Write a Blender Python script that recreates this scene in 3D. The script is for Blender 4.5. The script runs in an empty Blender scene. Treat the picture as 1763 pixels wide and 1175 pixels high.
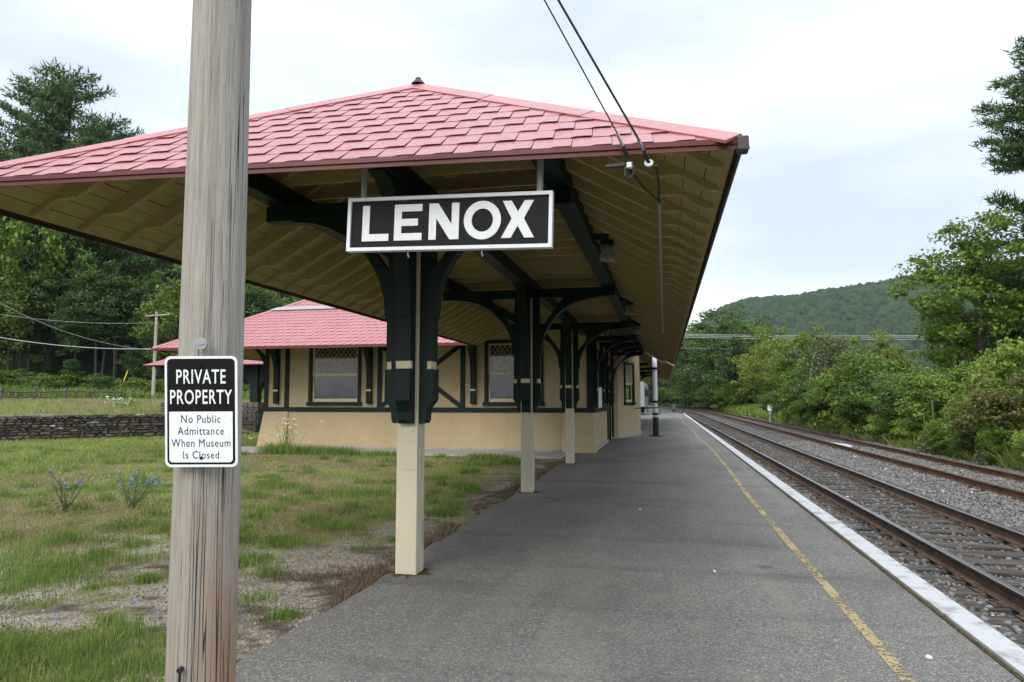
import bpy, bmesh, math, random
import numpy as np
from mathutils import Matrix, Vector
R = math.radians
SC = bpy.context.scene
COL = SC.collection
random.seed(5)

# ------------------------------------------------------------------ camera
F, CX, CY, EYE = 1175.0, 881.5, 587.5, 1.65
PITCH = math.atan((688 - CY) / F)
YAW = math.atan((1144 - CX) / (F / math.cos(PITCH)))
cw = Vector((-math.sin(YAW) * math.cos(PITCH), math.cos(YAW) * math.cos(PITCH), math.sin(PITCH)))
cr = Vector((math.cos(YAW), math.sin(YAW), 0)); cu = cr.cross(cw)
cam = bpy.data.cameras.new('camera'); cam.lens = 24.0 * F / 1175.27; cam.sensor_width = 36
cam.clip_start = 0.05; cam.clip_end = 9000
co = bpy.data.objects.new('camera', cam); COL.objects.link(co)
co.matrix_world = Matrix(((cr.x, cu.x, -cw.x, 0), (cr.y, cu.y, -cw.y, 0), (cr.z, cu.z, -cw.z, EYE), (0, 0, 0, 1)))
SC.camera = co
def ray(x, y): return cr * (x - CX) + cu * (CY - y) + cw * F
def atz(x, y, z=0.0):
    d = ray(x, y); t = (z - EYE) / d.z; return Vector((d.x * t, d.y * t, z))
def atY(x, y, Y):
    d = ray(x, y); t = Y / d.y; return Vector((d.x * t, Y, EYE + d.z * t))
def atd(x, y, D):          # point on the pixel ray at depth D
    d = ray(x, y) * (D / F); return Vector((d.x, d.y, EYE + d.z))

# ------------------------------------------------------------------ sky, sun, exposure
SKYOFF = (2.9, 1.7, 7.3)
SUN_EL, SUN_AZ = R(36), R(195)      # azimuth clockwise from +Y, where the sun stands
w = bpy.data.worlds.new('World'); SC.world = w; w.use_nodes = True
nt = w.node_tree; nt.nodes.clear()
def N(t, **k):
    n = nt.nodes.new(t)
    for a, b in k.items(): setattr(n, a, b)
    return n
out = N('ShaderNodeOutputWorld'); bg = N('ShaderNodeBackground')
sky = N('ShaderNodeTexSky', sky_type='NISHITA', sun_disc=False)
sky.sun_elevation = SUN_EL; sky.sun_rotation = SUN_AZ; sky.air_density = 1.0; sky.dust_density = 2.0
skm = N('ShaderNodeVectorMath', operation='SCALE'); skm.inputs['Scale'].default_value = 0.10
tc = N('ShaderNodeTexCoord'); mp = N('ShaderNodeMapping'); mp.inputs['Scale'].default_value = (1.0, 1.0, 3.2)
mp.inputs['Location'].default_value = SKYOFF
n1 = N('ShaderNodeTexNoise'); n1.inputs['Scale'].default_value = 2.0; n1.inputs['Detail'].default_value = 5; n1.inputs['Roughness'].default_value = 0.48
cr1 = N('ShaderNodeValToRGB')
cr1.color_ramp.elements[0].position = 0.34; cr1.color_ramp.elements[0].color = (0.335, 0.385, 0.445, 1)
cr1.color_ramp.elements[1].position = 0.66; cr1.color_ramp.elements[1].color = (0.63, 0.645, 0.655, 1)
e = cr1.color_ramp.elements.new(0.52); e.color = (0.465, 0.505, 0.55, 1)
mx = N('ShaderNodeMix', data_type='RGBA'); mx.inputs[0].default_value = 0.90
L = nt.links.new
L(tc.outputs['Generated'], mp.inputs['Vector']); L(mp.outputs[0], n1.inputs['Vector']); L(n1.outputs['Fac'], cr1.inputs['Fac'])
L(sky.outputs[0], skm.inputs[0]); L(skm.outputs[0], mx.inputs[6]); L(cr1.outputs[0], mx.inputs[7])
sep = N('ShaderNodeSeparateXYZ'); L(tc.outputs['Generated'], sep.inputs[0])
zp = N('ShaderNodeMath', operation='POWER'); zc = N('ShaderNodeMath', operation='MAXIMUM'); L(sep.outputs[2], zc.inputs[0]); L(zc.outputs[0], zp.inputs[0]); zp.inputs[1].default_value = 2.0
gr = N('ShaderNodeMapRange'); gr.inputs['From Min'].default_value = 0.0; gr.inputs['From Max'].default_value = 1.0; gr.inputs['To Min'].default_value = 0.80; gr.inputs['To Max'].default_value = 3.7; L(zp.outputs[0], gr.inputs['Value'])
gm = N('ShaderNodeVectorMath', operation='SCALE'); L(mx.outputs[2], gm.inputs[0]); L(gr.outputs[0], gm.inputs['Scale'])      # overcast sky: brighter overhead
L(gm.outputs[0], bg.inputs['Color']); bg.inputs['Strength'].default_value = 1.0; L(bg.outputs[0], out.inputs['Surface'])
sl = bpy.data.lights.new('sun', 'SUN'); sl.energy = 1.5; sl.angle = R(35); sl.color = (1.0, 0.94, 0.85)
so = bpy.data.objects.new('sun', sl); COL.objects.link(so); so.location = (0, -20, 30)
sd = Vector((math.sin(SUN_AZ) * math.cos(SUN_EL), math.cos(SUN_AZ) * math.cos(SUN_EL), math.sin(SUN_EL)))
so.rotation_euler = sd.to_track_quat('Z', 'Y').to_euler()
SC.view_settings.view_transform = 'Standard'; SC.view_settings.look = 'None'
SC.view_settings.exposure = 0.62; SC.view_settings.gamma = 1.0
SC.render.resolution_x = 1024; SC.render.resolution_y = 682

# ------------------------------------------------------------------ materials
M = {}
class G:
    """small node graph helper"""
    def __init__(s, name):
        s.m = bpy.data.materials.new(name); s.m.use_nodes = True; s.t = s.m.node_tree
        s.b = s.t.nodes['Principled BSDF']; s.o = s.t.nodes['Material Output']; M[name] = s.m
        s.geo = None
    def n(s, t, ins=None, **k):
        n = s.t.nodes.new(t)
        for a, b in k.items(): setattr(n, a, b)
        for a, b in (ins or {}).items():
            if isinstance(b, bpy.types.NodeSocket): s.t.links.new(b, n.inputs[a])
            else: n.inputs[a].default_value = b
        return n
    def pos(s, scale=(1, 1, 1)):
        g = s.n('ShaderNodeNewGeometry')
        return s.n('ShaderNodeMapping', {'Vector': g.outputs['Position'], 'Scale': scale}).outputs[0]
    def obj(s, scale=(1, 1, 1)):
        g = s.n('ShaderNodeTexCoord')
        return s.n('ShaderNodeMapping', {'Vector': g.outputs['Object'], 'Scale': scale}).outputs[0]
    def noise(s, vec, sc, det=4, rough=0.55, dist=0.0):
        return s.n('ShaderNodeTexNoise', {'Vector': vec, 'Scale': sc, 'Detail': det, 'Roughness': rough, 'Distortion': dist}).outputs['Fac']
    def ramp(s, fac, stops):
        r = s.n('ShaderNodeValToRGB', {'Fac': fac}); el = r.color_ramp.elements
        el[0].position, el[0].color = stops[0][0], (*stops[0][1], 1)
        el[1].position, el[1].color = stops[-1][0], (*stops[-1][1], 1)
        for p, c in stops[1:-1]:
            q = el.new(p); q.color = (*c, 1)
        return r.outputs[0]
    def mix(s, fac, a, b, mode='MIX'):
        m = s.n('ShaderNodeMix', data_type='RGBA', blend_type=mode)
        for i, v in ((0, fac), (6, a), (7, b)):
            if isinstance(v, bpy.types.NodeSocket): s.t.links.new(v, m.inputs[i])
            else: m.inputs[i].default_value = (*v, 1) if isinstance(v, tuple) and len(v) == 3 else v
        return m.outputs[2]
    def math(s, op, a, b=0.0):
        m = s.n('ShaderNodeMath', operation=op)
        for i, v in ((0, a), (1, b)):
            if isinstance(v, bpy.types.NodeSocket): s.t.links.new(v, m.inputs[i])
            else: m.inputs[i].default_value = v
        return m.outputs[0]
    def sm(s, v, a, b):
        return s.n('ShaderNodeMapRange', {'Value': v, 'From Min': a, 'From Max': b}).outputs[0]
    def bump(s, h, st=0.3, d=0.01):
        b = s.n('ShaderNodeBump', {'Height': h, 'Strength': st, 'Distance': d}); s.t.links.new(b.outputs[0], s.b.inputs['Normal'])
    def fin(s, col, rough=0.7, spec=0.4, metal=0.0):
        if isinstance(col, bpy.types.NodeSocket): s.t.links.new(col, s.b.inputs['Base Color'])
        else: s.b.inputs['Base Color'].default_value = (*col, 1)
        if isinstance(rough, bpy.types.NodeSocket): s.t.links.new(rough, s.b.inputs['Roughness'])
        else: s.b.inputs['Roughness'].default_value = rough
        s.b.inputs['Specular IOR Level'].default_value = spec; s.b.inputs['Metallic'].default_value = metal
        return s.m
def rnd_obj(g): return g.n('ShaderNodeObjectInfo').outputs['Random']

def paint(name, c, dirt, amt=0.5, rough=0.55, sc=3.0, spec=0.35):
    g = G(name); p = g.pos((1, 1, 0.35))
    a = g.noise(p, sc, 6, 0.65); b = g.noise(g.pos(), 45, 3)
    col = g.mix(g.sm(a, 0.52, 0.80), c, tuple(x * (1 - amt) + y * amt for x, y in zip(c, dirt)))
    col = g.mix(g.sm(b, 0.45, 0.75), col, tuple(x * 0.9 for x in c))
    g.bump(b, 0.12, 0.004); return g.fin(col, rough, spec)
paint('green_paint', (0.0035, 0.0135, 0.0105), (0.010, 0.020, 0.017), 0.6, 0.5, 3.0, 0.22)
g = G('cream_paint'); p = g.pos((1, 1, 0.12)); a = g.noise(p, 9, 6, 0.7); b = g.noise(g.pos(), 30, 4, 0.7); c = g.noise(g.pos((1, 1, 0.3)), 1.6, 3)
col = g.mix(g.sm(c, 0.35, 0.7), (0.55, 0.495, 0.37), (0.47, 0.43, 0.33)); col = g.mix(g.math('MULTIPLY', g.sm(a, 0.60, 0.72), 0.7), col, (0.16, 0.145, 0.115)); col = g.mix(g.math('MULTIPLY', g.sm(b, 0.60, 0.72), 0.5), col, (0.3, 0.27, 0.2))
g.bump(b, 0.3, 0.006); g.fin(col, 0.65, 0.3)
paint('cream_trim', (0.62, 0.53, 0.36), (0.3, 0.24, 0.15), 0.4, 0.6)
paint('soffit_paint', (0.38, 0.305, 0.14), (0.21, 0.17, 0.08), 0.5, 0.6)
paint('white_paint', (0.78, 0.80, 0.82), (0.45, 0.43, 0.4), 0.35, 0.5)
paint('black_paint', (0.014, 0.014, 0.016), (0.04, 0.04, 0.04), 0.5, 0.45)
paint('board_black', (0.010, 0.010, 0.012), (0.018, 0.018, 0.02), 0.5, 0.6, 5, 0.18)
paint('letter_white', (0.78, 0.80, 0.83), (0.62, 0.63, 0.64), 0.5, 0.55, 8)
paint('steel_grey', (0.30, 0.31, 0.32), (0.16, 0.15, 0.14), 0.5, 0.45)
paint('fascia_red', (0.11, 0.022, 0.022), (0.10, 0.03, 0.03), 0.5, 0.4)
paint('fascia_dark', (0.06, 0.045, 0.04), (0.03, 0.025, 0.02), 0.5, 0.5)
paint('yellow_plastic', (0.65, 0.55, 0.03), (0.4, 0.35, 0.05), 0.4)
paint('teal_paint', (0.015, 0.085, 0.075), (0.03, 0.1, 0.1), 0.4)
paint('sign_black', (0.007, 0.007, 0.008), (0.012, 0.012, 0.012), 0.3, 0.4, 3.0, 0.2)
paint('sign_white', (0.80, 0.82, 0.85), (0.66, 0.68, 0.70), 0.3, 0.35)
paint('coach_silver', (0.26, 0.27, 0.28), (0.3, 0.3, 0.3), 0.4, 0.35)
paint('lamp_glass', (0.22, 0.22, 0.205), (0.4, 0.4, 0.36), 0.4, 0.3)
paint('concrete', (0.36, 0.35, 0.33), (0.20, 0.19, 0.17), 0.8, 0.85, 2)
paint('brick_red', (0.30, 0.12, 0.08), (0.2, 0.1, 0.08), 0.5, 0.8)
paint('curtain_cloth', (0.06, 0.06, 0.065), (0.3, 0.3, 0.3), 0.4, 0.9)
paint('dark_room', (0.02, 0.02, 0.022), (0.01, 0.01, 0.01), 0.4, 0.9)

g = G('stucco'); p = g.pos()
a = g.noise(p, 1.1, 5, 0.6); b = g.noise(p, 60, 4, 0.7); c = g.noise(g.pos((1, 1, 0.15)), 2.5, 4)
col = g.mix(g.sm(a, 0.35, 0.7), (0.46, 0.37, 0.225), (0.40, 0.32, 0.195))
col = g.mix(g.math('MULTIPLY', g.sm(c, 0.55, 0.8), 0.5), col, (0.33, 0.255, 0.165))
col = g.mix(g.sm(b, 0.5, 0.7), col, (0.37, 0.285, 0.18)); g.bump(b, 0.5, 0.01); g.fin(col, 0.9, 0.2)

g = G('roof_tile'); p = g.pos()
a = g.noise(p, 1.3, 4); r = rnd_obj(g); b = g.noise(p, 25, 3)
ri = g.n('ShaderNodeNewGeometry').outputs['Random Per Island']
col = g.mix(g.sm(a, 0.35, 0.7), (0.37, 0.122, 0.126), (0.325, 0.105, 0.11))
col = g.mix(g.math('MULTIPLY', r, 0.35), col, (0.42, 0.16, 0.162))
col = g.mix(g.math('MULTIPLY', ri, 0.15), col, (0.29, 0.09, 0.095))
col = g.mix(g.math('MULTIPLY', g.sm(b, 0.55, 0.75), 0.35), col, (0.36, 0.13, 0.125)); st_ = g.noise(g.pos((1.5, 0.35, 0.35)), 2.2, 5, 0.65); col = g.mix(g.math('MULTIPLY', g.sm(st_, 0.5, 0.75), 0.4), col, (0.36, 0.185, 0.175))
g.bump(g.noise(p, 9, 2), 0.15, 0.01); g.fin(col, g.sm(b, -0.4, 1.9), 0.55)

g = G('asphalt'); p = g.pos()
v = g.n('ShaderNodeTexVoronoi', {'Vector': p, 'Scale': 92.0}); vb = g.n('ShaderNodeTexVoronoi', {'Vector': p, 'Scale': 190.0})
cell = g.ramp(g.n('ShaderNodeSeparateColor', {'Color': v.outputs['Color']}).outputs[0],
              [(0.0, (0.045, 0.045, 0.045)), (0.5, (0.105, 0.104, 0.102)), (0.8, (0.22, 0.217, 0.21)), (0.92, (0.33, 0.325, 0.31)), (1.0, (0.47, 0.46, 0.44))])
cell2 = g.ramp(g.n('ShaderNodeSeparateColor', {'Color': vb.outputs['Color']}).outputs[1], [(0.0, (0.06, 0.06, 0.06)), (1.0, (0.26, 0.257, 0.25))])
col = g.mix(0.5, cell, cell2); col = g.mix(0.08, col, (0.155, 0.153, 0.148))
big = g.noise(g.pos((1, 0.6, 1)), 0.55, 6, 0.6, 0.4); mid = g.noise(p, 2.6, 5, 0.6)
col = g.mix(g.math('MULTIPLY', g.sm(big, 0.46, 0.68), 0.55), col, (0.06, 0.06, 0.061))
col = g.mix(g.math('MULTIPLY', g.sm(mid, 0.54, 0.75), 0.45), col, (0.19, 0.185, 0.175))
lst = g.noise(g.pos((1.4, 0.12, 1)), 0.9, 5, 0.6); col = g.mix(g.math('MULTIPLY', g.sm(lst, 0.5, 0.72), 0.40), col, (0.24, 0.232, 0.215))
cst = g.noise(g.pos((0.25, 1.6, 1)), 0.7, 4, 0.6); col = g.mix(g.math('MULTIPLY', g.sm(cst, 0.54, 0.7), 0.45), col, (0.055, 0.054, 0.054))
col = g.mix(1.0, col, (1.0, 0.965, 0.905), 'MULTIPLY')
sp = g.n('ShaderNodeTexVoronoi', {'Vector': g.pos((1, 1, 0)), 'Scale': 0.8})
col = g.mix(g.math('MULTIPLY', g.math('SUBTRACT', 1.0, g.sm(sp.outputs['Distance'], 0.03, 0.09)), 0.55), col, (0.02, 0.02, 0.022))
g.bump(v.outputs['Distance'], 0.5, 0.008); g.fin(col, 0.82, 0.3)

g = G('kerb_paint'); p = g.pos()
a = g.noise(p, 5, 6, 0.65); b = g.noise(p, 40, 4, 0.7); x = g.n('ShaderNodeSeparateXYZ', {'Vector': p}).outputs[0]
col = g.mix(g.sm(a, 0.50, 0.68), (0.46, 0.465, 0.475), (0.25, 0.245, 0.235)); col = g.mix(g.sm(b, 0.6, 0.75), col, (0.27, 0.265, 0.26))
g.bump(b, 0.4, 0.01); g.fin(col, 0.75, 0.3)
g = G('moss'); p = g.pos(); a = g.noise(p, 30, 4)
g.bump(a, 0.8, 0.02); g.fin(g.ramp(a, [(0.3, (0.02, 0.018, 0.012)), (0.5, (0.07, 0.058, 0.025)), (0.7, (0.09, 0.075, 0.05))]), 0.95, 0.1)
g = G('yellow_line'); p = g.pos(); a = g.noise(p, 26, 6, 0.7); b = g.noise(p, 2.0, 3); v = g.n('ShaderNodeTexVoronoi', {'Vector': p, 'Scale': 90.0})
wear = g.math('ADD', g.math('MULTIPLY', a, 1.0), g.math('MULTIPLY', b, 0.6))
g.fin(g.mix(g.sm(v.outputs['Distance'], 0.2, 0.6), (0.42, 0.315, 0.15), (0.33, 0.255, 0.135)), 0.7, 0.3)
tr = g.n('ShaderNodeBsdfTransparent'); ms = g.n('ShaderNodeMixShader', {0: g.sm(wear, 0.80, 0.88)})
g.t.links.new(g.b.outputs[0], ms.inputs[1]); g.t.links.new(tr.outputs[0], ms.inputs[2]); g.t.links.new(ms.outputs[0], g.o.inputs[0])

g = G('ballast'); p = g.pos()
v = g.n('ShaderNodeTexVoronoi', {'Vector': p, 'Scale': 22.0}); a = g.noise(p, 0.9, 4)
col = g.ramp(g.n('ShaderNodeSeparateColor', {'Color': v.outputs['Color']}).outputs[0],
             [(0.0, (0.06, 0.06, 0.06)), (0.5, (0.135, 0.133, 0.13)), (0.85, (0.21, 0.207, 0.20)), (1.0, (0.34, 0.33, 0.32))])
col = g.mix(g.math('MULTIPLY', g.sm(a, 0.5, 0.75), 0.45), col, (0.085, 0.06, 0.042))
col = g.mix(g.sm(v.outputs['Distance'], 0.35, 0.75), col, (0.02, 0.019, 0.018)); g.bump(g.math('SUBTRACT', 1.0, v.outputs['Distance']), 1.0, 0.04); g.fin(col, 0.9, 0.25)
g = G('ballast_stone'); ri = g.n('ShaderNodeNewGeometry').outputs['Random Per Island']; p = g.pos()
col = g.ramp(ri, [(0.0, (0.08, 0.08, 0.08)), (0.35, (0.15, 0.15, 0.148)), (0.7, (0.22, 0.217, 0.21)), (0.93, (0.14, 0.095, 0.065)), (0.99, (0.2, 0.195, 0.19)), (1.0, (0.6, 0.6, 0.58))])
g.bump(g.noise(p, 60, 3), 0.3, 0.01); g.fin(col, 0.85, 0.3)
def wood(name, c0, c1, c2, st=(1, 1, 1), sc=14, bs=0.6, coord='pos', rough=0.85):
    g = G(name); p = g.pos(st) if coord == 'pos' else g.obj(st)
    a = g.noise(p, sc, 6, 0.7); b = g.noise(p, sc * 3.5, 4, 0.7)
    col = g.ramp(a, [(0.3, c0), (0.5, c1), (0.7, c2)]); col = g.mix(g.math('MULTIPLY', g.sm(b, 0.5, 0.75), 0.6), col, c0)
    g.bump(g.math('ADD', a, b), bs, 0.02); return g.fin(col, rough, 0.2)
wood('tie_wood', (0.028, 0.024, 0.021), (0.075, 0.066, 0.058), (0.135, 0.122, 0.11), (0.5, 7, 4), 3)
wood('fence_wood', (0.05, 0.045, 0.04), (0.12, 0.11, 0.10), (0.2, 0.19, 0.17), (1, 1, 1), 3)
wood('bark', (0.022, 0.018, 0.014), (0.06, 0.05, 0.04), (0.105, 0.09, 0.075), (1, 1, 0.2), 9)
wood('pale_bark', (0.08, 0.075, 0.065), (0.17, 0.16, 0.14), (0.26, 0.25, 0.23), (1, 1, 0.3), 9)
wood('step_wood', (0.03, 0.025, 0.02), (0.07, 0.06, 0.05), (0.11, 0.10, 0.085), (1, 1, 1), 9)
wood('far_pole_wood', (0.24, 0.22, 0.19), (0.38, 0.355, 0.32), (0.48, 0.45, 0.41), (1, 1, 0.1), 9)

g = G('rail_side'); p = g.pos((1, 0.3, 1)); a = g.noise(p, 12, 5)
g.fin(g.ramp(a, [(0.3, (0.035, 0.024, 0.018)), (0.55, (0.075, 0.047, 0.032)), (0.75, (0.12, 0.065, 0.038))]), 0.75, 0.35)
g = G('rail_head'); p = g.pos((1, 0.1, 1)); a = g.noise(p, 20, 3); g.fin(g.mix(a, (0.30, 0.30, 0.31), (0.20, 0.19, 0.19)), 0.28, 0.5, 0.85)
g = G('rail_rust'); p = g.pos((1, 0.3, 1)); a = g.noise(p, 9, 5); b = g.noise(p, 1.1, 3)
col = g.ramp(a, [(0.3, (0.045, 0.026, 0.018)), (0.55, (0.095, 0.05, 0.03)), (0.75, (0.17, 0.075, 0.035))]); g.fin(col, 0.85, 0.25)
g = G('plate_rust'); p = g.pos(); a = g.noise(p, 12, 4); g.fin(g.ramp(a, [(0.3, (0.05, 0.034, 0.025)), (0.6, (0.115, 0.07, 0.046)), (0.8, (0.18, 0.115, 0.075))]), 0.9, 0.2)

# weathered round pole: vertical checks and grain, orange flank near the ground
g = G('pole_wood'); p = g.obj((1, 1, 0.045)); px = g.n('ShaderNodeSeparateXYZ', {'Vector': g.obj()})
a = g.noise(p, 26, 8, 0.75); b = g.noise(p, 90, 4, 0.7); c = g.noise(g.obj((1, 1, 0.007)), 30, 2, 0.5, 0.15); bl = g.noise(g.obj((1, 1, 0.5)), 4, 4)
col = g.ramp(a, [(0.28, (0.235, 0.213, 0.187)), (0.48, (0.37, 0.347, 0.312)), (0.7, (0.47, 0.447, 0.412))])
col = g.mix(g.math('MULTIPLY', g.sm(b, 0.5, 0.7), 0.45), col, (0.15, 0.135, 0.12))
col = g.mix(g.math('MULTIPLY', g.sm(bl, 0.5, 0.75), 0.5), col, (0.24, 0.205, 0.17))
lowz = g.math('SUBTRACT', 1.0, g.sm(px.outputs[2], 1.0, 2.15)); side = g.sm(px.outputs[0], 0.02, 0.10)
og = g.math('MULTIPLY', g.math('MULTIPLY', lowz, side), g.sm(bl, 0.35, 0.6))
col = g.mix(g.math('MULTIPLY', og, 0.8), col, (0.38, 0.20, 0.085))
br_ = g.math('MULTIPLY', lowz, 0.42); col = g.mix(br_, col, (0.26, 0.20, 0.15)); fs_ = g.noise(g.obj((1, 1, 0.012)), 110, 3, 0.7); col = g.mix(g.math('MULTIPLY', g.sm(fs_, 0.50, 0.72), 0.38), col, (0.17, 0.15, 0.128))
crack = g.math('SUBTRACT', 1.0, g.sm(g.math('ABSOLUTE', g.math('SUBTRACT', c, 0.5)), 0.004, 0.013))
col = g.mix(g.math('MULTIPLY', crack, g.sm(g.noise(g.obj((1, 1, 0.06)), 6, 2), 0.44, 0.56)), col, (0.03, 0.027, 0.024))
g.bump(g.math('SUBTRACT', g.math('ADD', a, b), g.math('MULTIPLY', crack, 2.0)), 0.55, 0.012); g.fin(col, 0.9, 0.15)

g = G('lawn'); p = g.pos()
bare = g.n('ShaderNodeAttribute', attribute_name='bare').outputs['Fac']; mul = g.n('ShaderNodeAttribute', attribute_name='mulch').outputs['Fac']
v = g.n('ShaderNodeTexVoronoi', {'Vector': p, 'Scale': 75.0}); a = g.noise(p, 1.2, 5); b = g.noise(p, 22, 5, 0.7); c = g.noise(p, 0.5, 3)
soil = g.ramp(b, [(0.3, (0.11, 0.115, 0.042)), (0.5, (0.18, 0.19, 0.07)), (0.7, (0.245, 0.23, 0.105))])
soil = g.mix(g.math('MULTIPLY', g.sm(c, 0.47, 0.66), 0.6), soil, (0.23, 0.165, 0.11))
grav = g.ramp(g.n('ShaderNodeSeparateColor', {'Color': v.outputs['Color']}).outputs[0], [(0.0, (0.15, 0.125, 0.095)), (0.5, (0.30, 0.26, 0.205)), (1.0, (0.50, 0.46, 0.39))])
grav = g.mix(g.math('MULTIPLY', g.sm(g.noise(p, 4, 5, 0.7), 0.5, 0.7), 0.7), grav, (0.13, 0.105, 0.08))
mu = g.ramp(g.noise(p, 55, 5, 0.75), [(0.32, (0.035, 0.026, 0.02)), (0.5, (0.10, 0.075, 0.057)), (0.7, (0.21, 0.165, 0.13))])
col = g.mix(bare, soil, grav); col = g.mix(mul, col, mu)
g.bump(g.math('ADD', b, v.outputs['Distance']), 0.6, 0.02); g.fin(col, 0.95, 0.1)
g = G('field'); p = g.pos(); a = g.noise(p, 0.5, 5); b = g.noise(p, 6, 5, 0.7)
col = g.ramp(a, [(0.3, (0.10, 0.12, 0.035)), (0.5, (0.15, 0.16, 0.06)), (0.7, (0.20, 0.165, 0.085))]); col = g.mix(g.math('MULTIPLY', g.sm(b, 0.45, 0.7), 0.5), col, (0.075, 0.095, 0.03))
g.bump(b, 0.6, 0.1); g.fin(col, 0.95, 0.1)
g = G('forest_floor'); p = g.pos(); b = g.noise(p, 1.2, 6, 0.7)
g.bump(b, 0.8, 0.3); g.fin(g.ramp(b, [(0.3, (0.012, 0.018, 0.009)), (0.55, (0.03, 0.045, 0.016)), (0.75, (0.05, 0.06, 0.025))]), 0.95, 0.1)
g = G('bank_soil'); p = g.pos(); b = g.noise(p, 2.5, 6, 0.7)
g.bump(b, 0.8, 0.2); g.fin(g.ramp(b, [(0.3, (0.03, 0.03, 0.015)), (0.55, (0.075, 0.085, 0.03)), (0.75, (0.12, 0.10, 0.055))]), 0.95, 0.1)
g = G('hill_wood'); p = g.pos(); b = g.noise(p, 0.05, 6, 0.7); c = g.noise(p, 0.012, 3)
col = g.ramp(b, [(0.3, (0.014, 0.030, 0.018)), (0.5, (0.028, 0.055, 0.026)), (0.72, (0.052, 0.088, 0.034))]); col = g.mix(g.math('MULTIPLY', g.sm(c, 0.4, 0.7), 0.5), col, (0.02, 0.042, 0.024))
vc = g.n('ShaderNodeTexVoronoi', {'Vector': p, 'Scale': 0.085}); rc = g.n('ShaderNodeSeparateColor', {'Color': vc.outputs['Color']}).outputs[0]
col = g.mix(g.math('MULTIPLY', rc, 0.6), col, (0.055, 0.09, 0.032)); col = g.mix(g.sm(vc.outputs['Distance'], 0.45, 0.9), col, (0.012, 0.026, 0.015))
g.bump(b, 1.0, 6.0); g.fin(col, 0.95, 0.05)

def leafmat(name, dark, mid, lite, alt=None, tr=0.34):
    g = G(name); geo = g.n('ShaderNodeNewGeometry'); ri = geo.outputs['Random Per Island']; ro = rnd_obj(g)
    stops = [(0.0, dark), (0.5, mid), (0.95, lite)] + ([(1.0, alt)] if alt else [(1.0, lite)])
    col = g.ramp(ri, stops); pn = g.noise(g.obj(), 0.9, 3)
    col = g.mix(g.sm(pn, 0.42, 0.66), col, tuple(x * 0.72 for x in mid)); col = g.mix(g.math('MULTIPLY', ro, 0.35), col, lite)
    g.fin(col, 0.55, 0.3)
    t = g.n('ShaderNodeBsdfTranslucent', {'Color': col}); ms = g.n('ShaderNodeMixShader', {0: tr})
    g.t.links.new(g.b.outputs[0], ms.inputs[1]); g.t.links.new(t.outputs[0], ms.inputs[2]); g.t.links.new(ms.outputs[0], g.o.inputs[0])
leafmat('leaf_mid', (0.056, 0.112, 0.016), (0.118, 0.212, 0.030), (0.20, 0.315, 0.048))
leafmat('leaf_dark', (0.030, 0.064, 0.017), (0.062, 0.122, 0.027), (0.105, 0.182, 0.040))
leafmat('leaf_forest', (0.052, 0.09, 0.02), (0.115, 0.18, 0.034), (0.215, 0.30, 0.056))
leafmat('leaf_light', (0.10, 0.17, 0.024), (0.185, 0.285, 0.042), (0.28, 0.375, 0.07))
leafmat('leaf_yellow', (0.09, 0.155, 0.024), (0.165, 0.245, 0.038), (0.26, 0.30, 0.055))
leafmat('leaf_rust', (0.06, 0.085, 0.024), (0.13, 0.17, 0.04), (0.20, 0.16, 0.055), (0.30, 0.10, 0.05))
leafmat('leaf_grey', (0.090, 0.125, 0.055), (0.150, 0.190, 0.085), (0.220, 0.250, 0.120))
leafmat('needle', (0.034, 0.074, 0.024), (0.068, 0.138, 0.038), (0.12, 0.21, 0.058), tr=0.2)
leafmat('grass_green', (0.12, 0.185, 0.034), (0.215, 0.29, 0.062), (0.31, 0.36, 0.10), (0.42, 0.38, 0.19))
leafmat('grass_dry', (0.20, 0.19, 0.075), (0.30, 0.245, 0.125), (0.35, 0.245, 0.185), (0.43, 0.37, 0.21))
leafmat('grass_tuft', (0.085, 0.155, 0.026), (0.155, 0.245, 0.046), (0.235, 0.325, 0.072))
leafmat('thatch', (0.06, 0.04, 0.026), (0.13, 0.085, 0.05), (0.21, 0.15, 0.095), tr=0.1)
leafmat('flower_blue', (0.220, 0.270, 0.600), (0.300, 0.350, 0.700), (0.400, 0.450, 0.780))
leafmat('flower_white', (0.550, 0.580, 0.500), (0.700, 0.720, 0.660), (0.800, 0.800, 0.770))
leafmat('pebble_tan', (0.13, 0.11, 0.085), (0.24, 0.215, 0.18), (0.42, 0.39, 0.34), tr=0.0)

g = G('glass'); fr = g.n('ShaderNodeFresnel', {'IOR': 1.6}); gl = g.n('ShaderNodeBsdfGlossy', {'Color': (0.9, 0.93, 0.96, 1), 'Roughness': 0.06}); t = g.n('ShaderNodeBsdfTransparent', {'Color': (0.62, 0.64, 0.65, 1)})
ms = g.n('ShaderNodeMixShader', {0: g.math('ADD', fr.outputs[0], 0.02)}); g.t.links.new(t.outputs[0], ms.inputs[1]); g.t.links.new(gl.outputs[0], ms.inputs[2]); g.t.links.new(ms.outputs[0], g.o.inputs[0])
g = G('tag_metal'); g.fin((0.42, 0.42, 0.42), 0.4, 0.5, 0.9)
g = G('cable_black'); g.fin((0.02, 0.02, 0.022), 0.5, 0.4)
g = G('wire_pale'); g.fin((0.45, 0.47, 0.48), 0.5, 0.4)
g = G('stone'); ro = rnd_obj(g); p = g.pos(); a = g.noise(p, 7, 6, 0.7); b = g.noise(p, 40, 4)
col = g.ramp(ro, [(0.0, (0.045, 0.043, 0.04)), (0.45, (0.10, 0.095, 0.088)), (0.75, (0.155, 0.15, 0.14)), (0.86, (0.17, 0.12, 0.07)), (0.93, (0.13, 0.125, 0.12)), (1.0, (0.42, 0.41, 0.39))])
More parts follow.
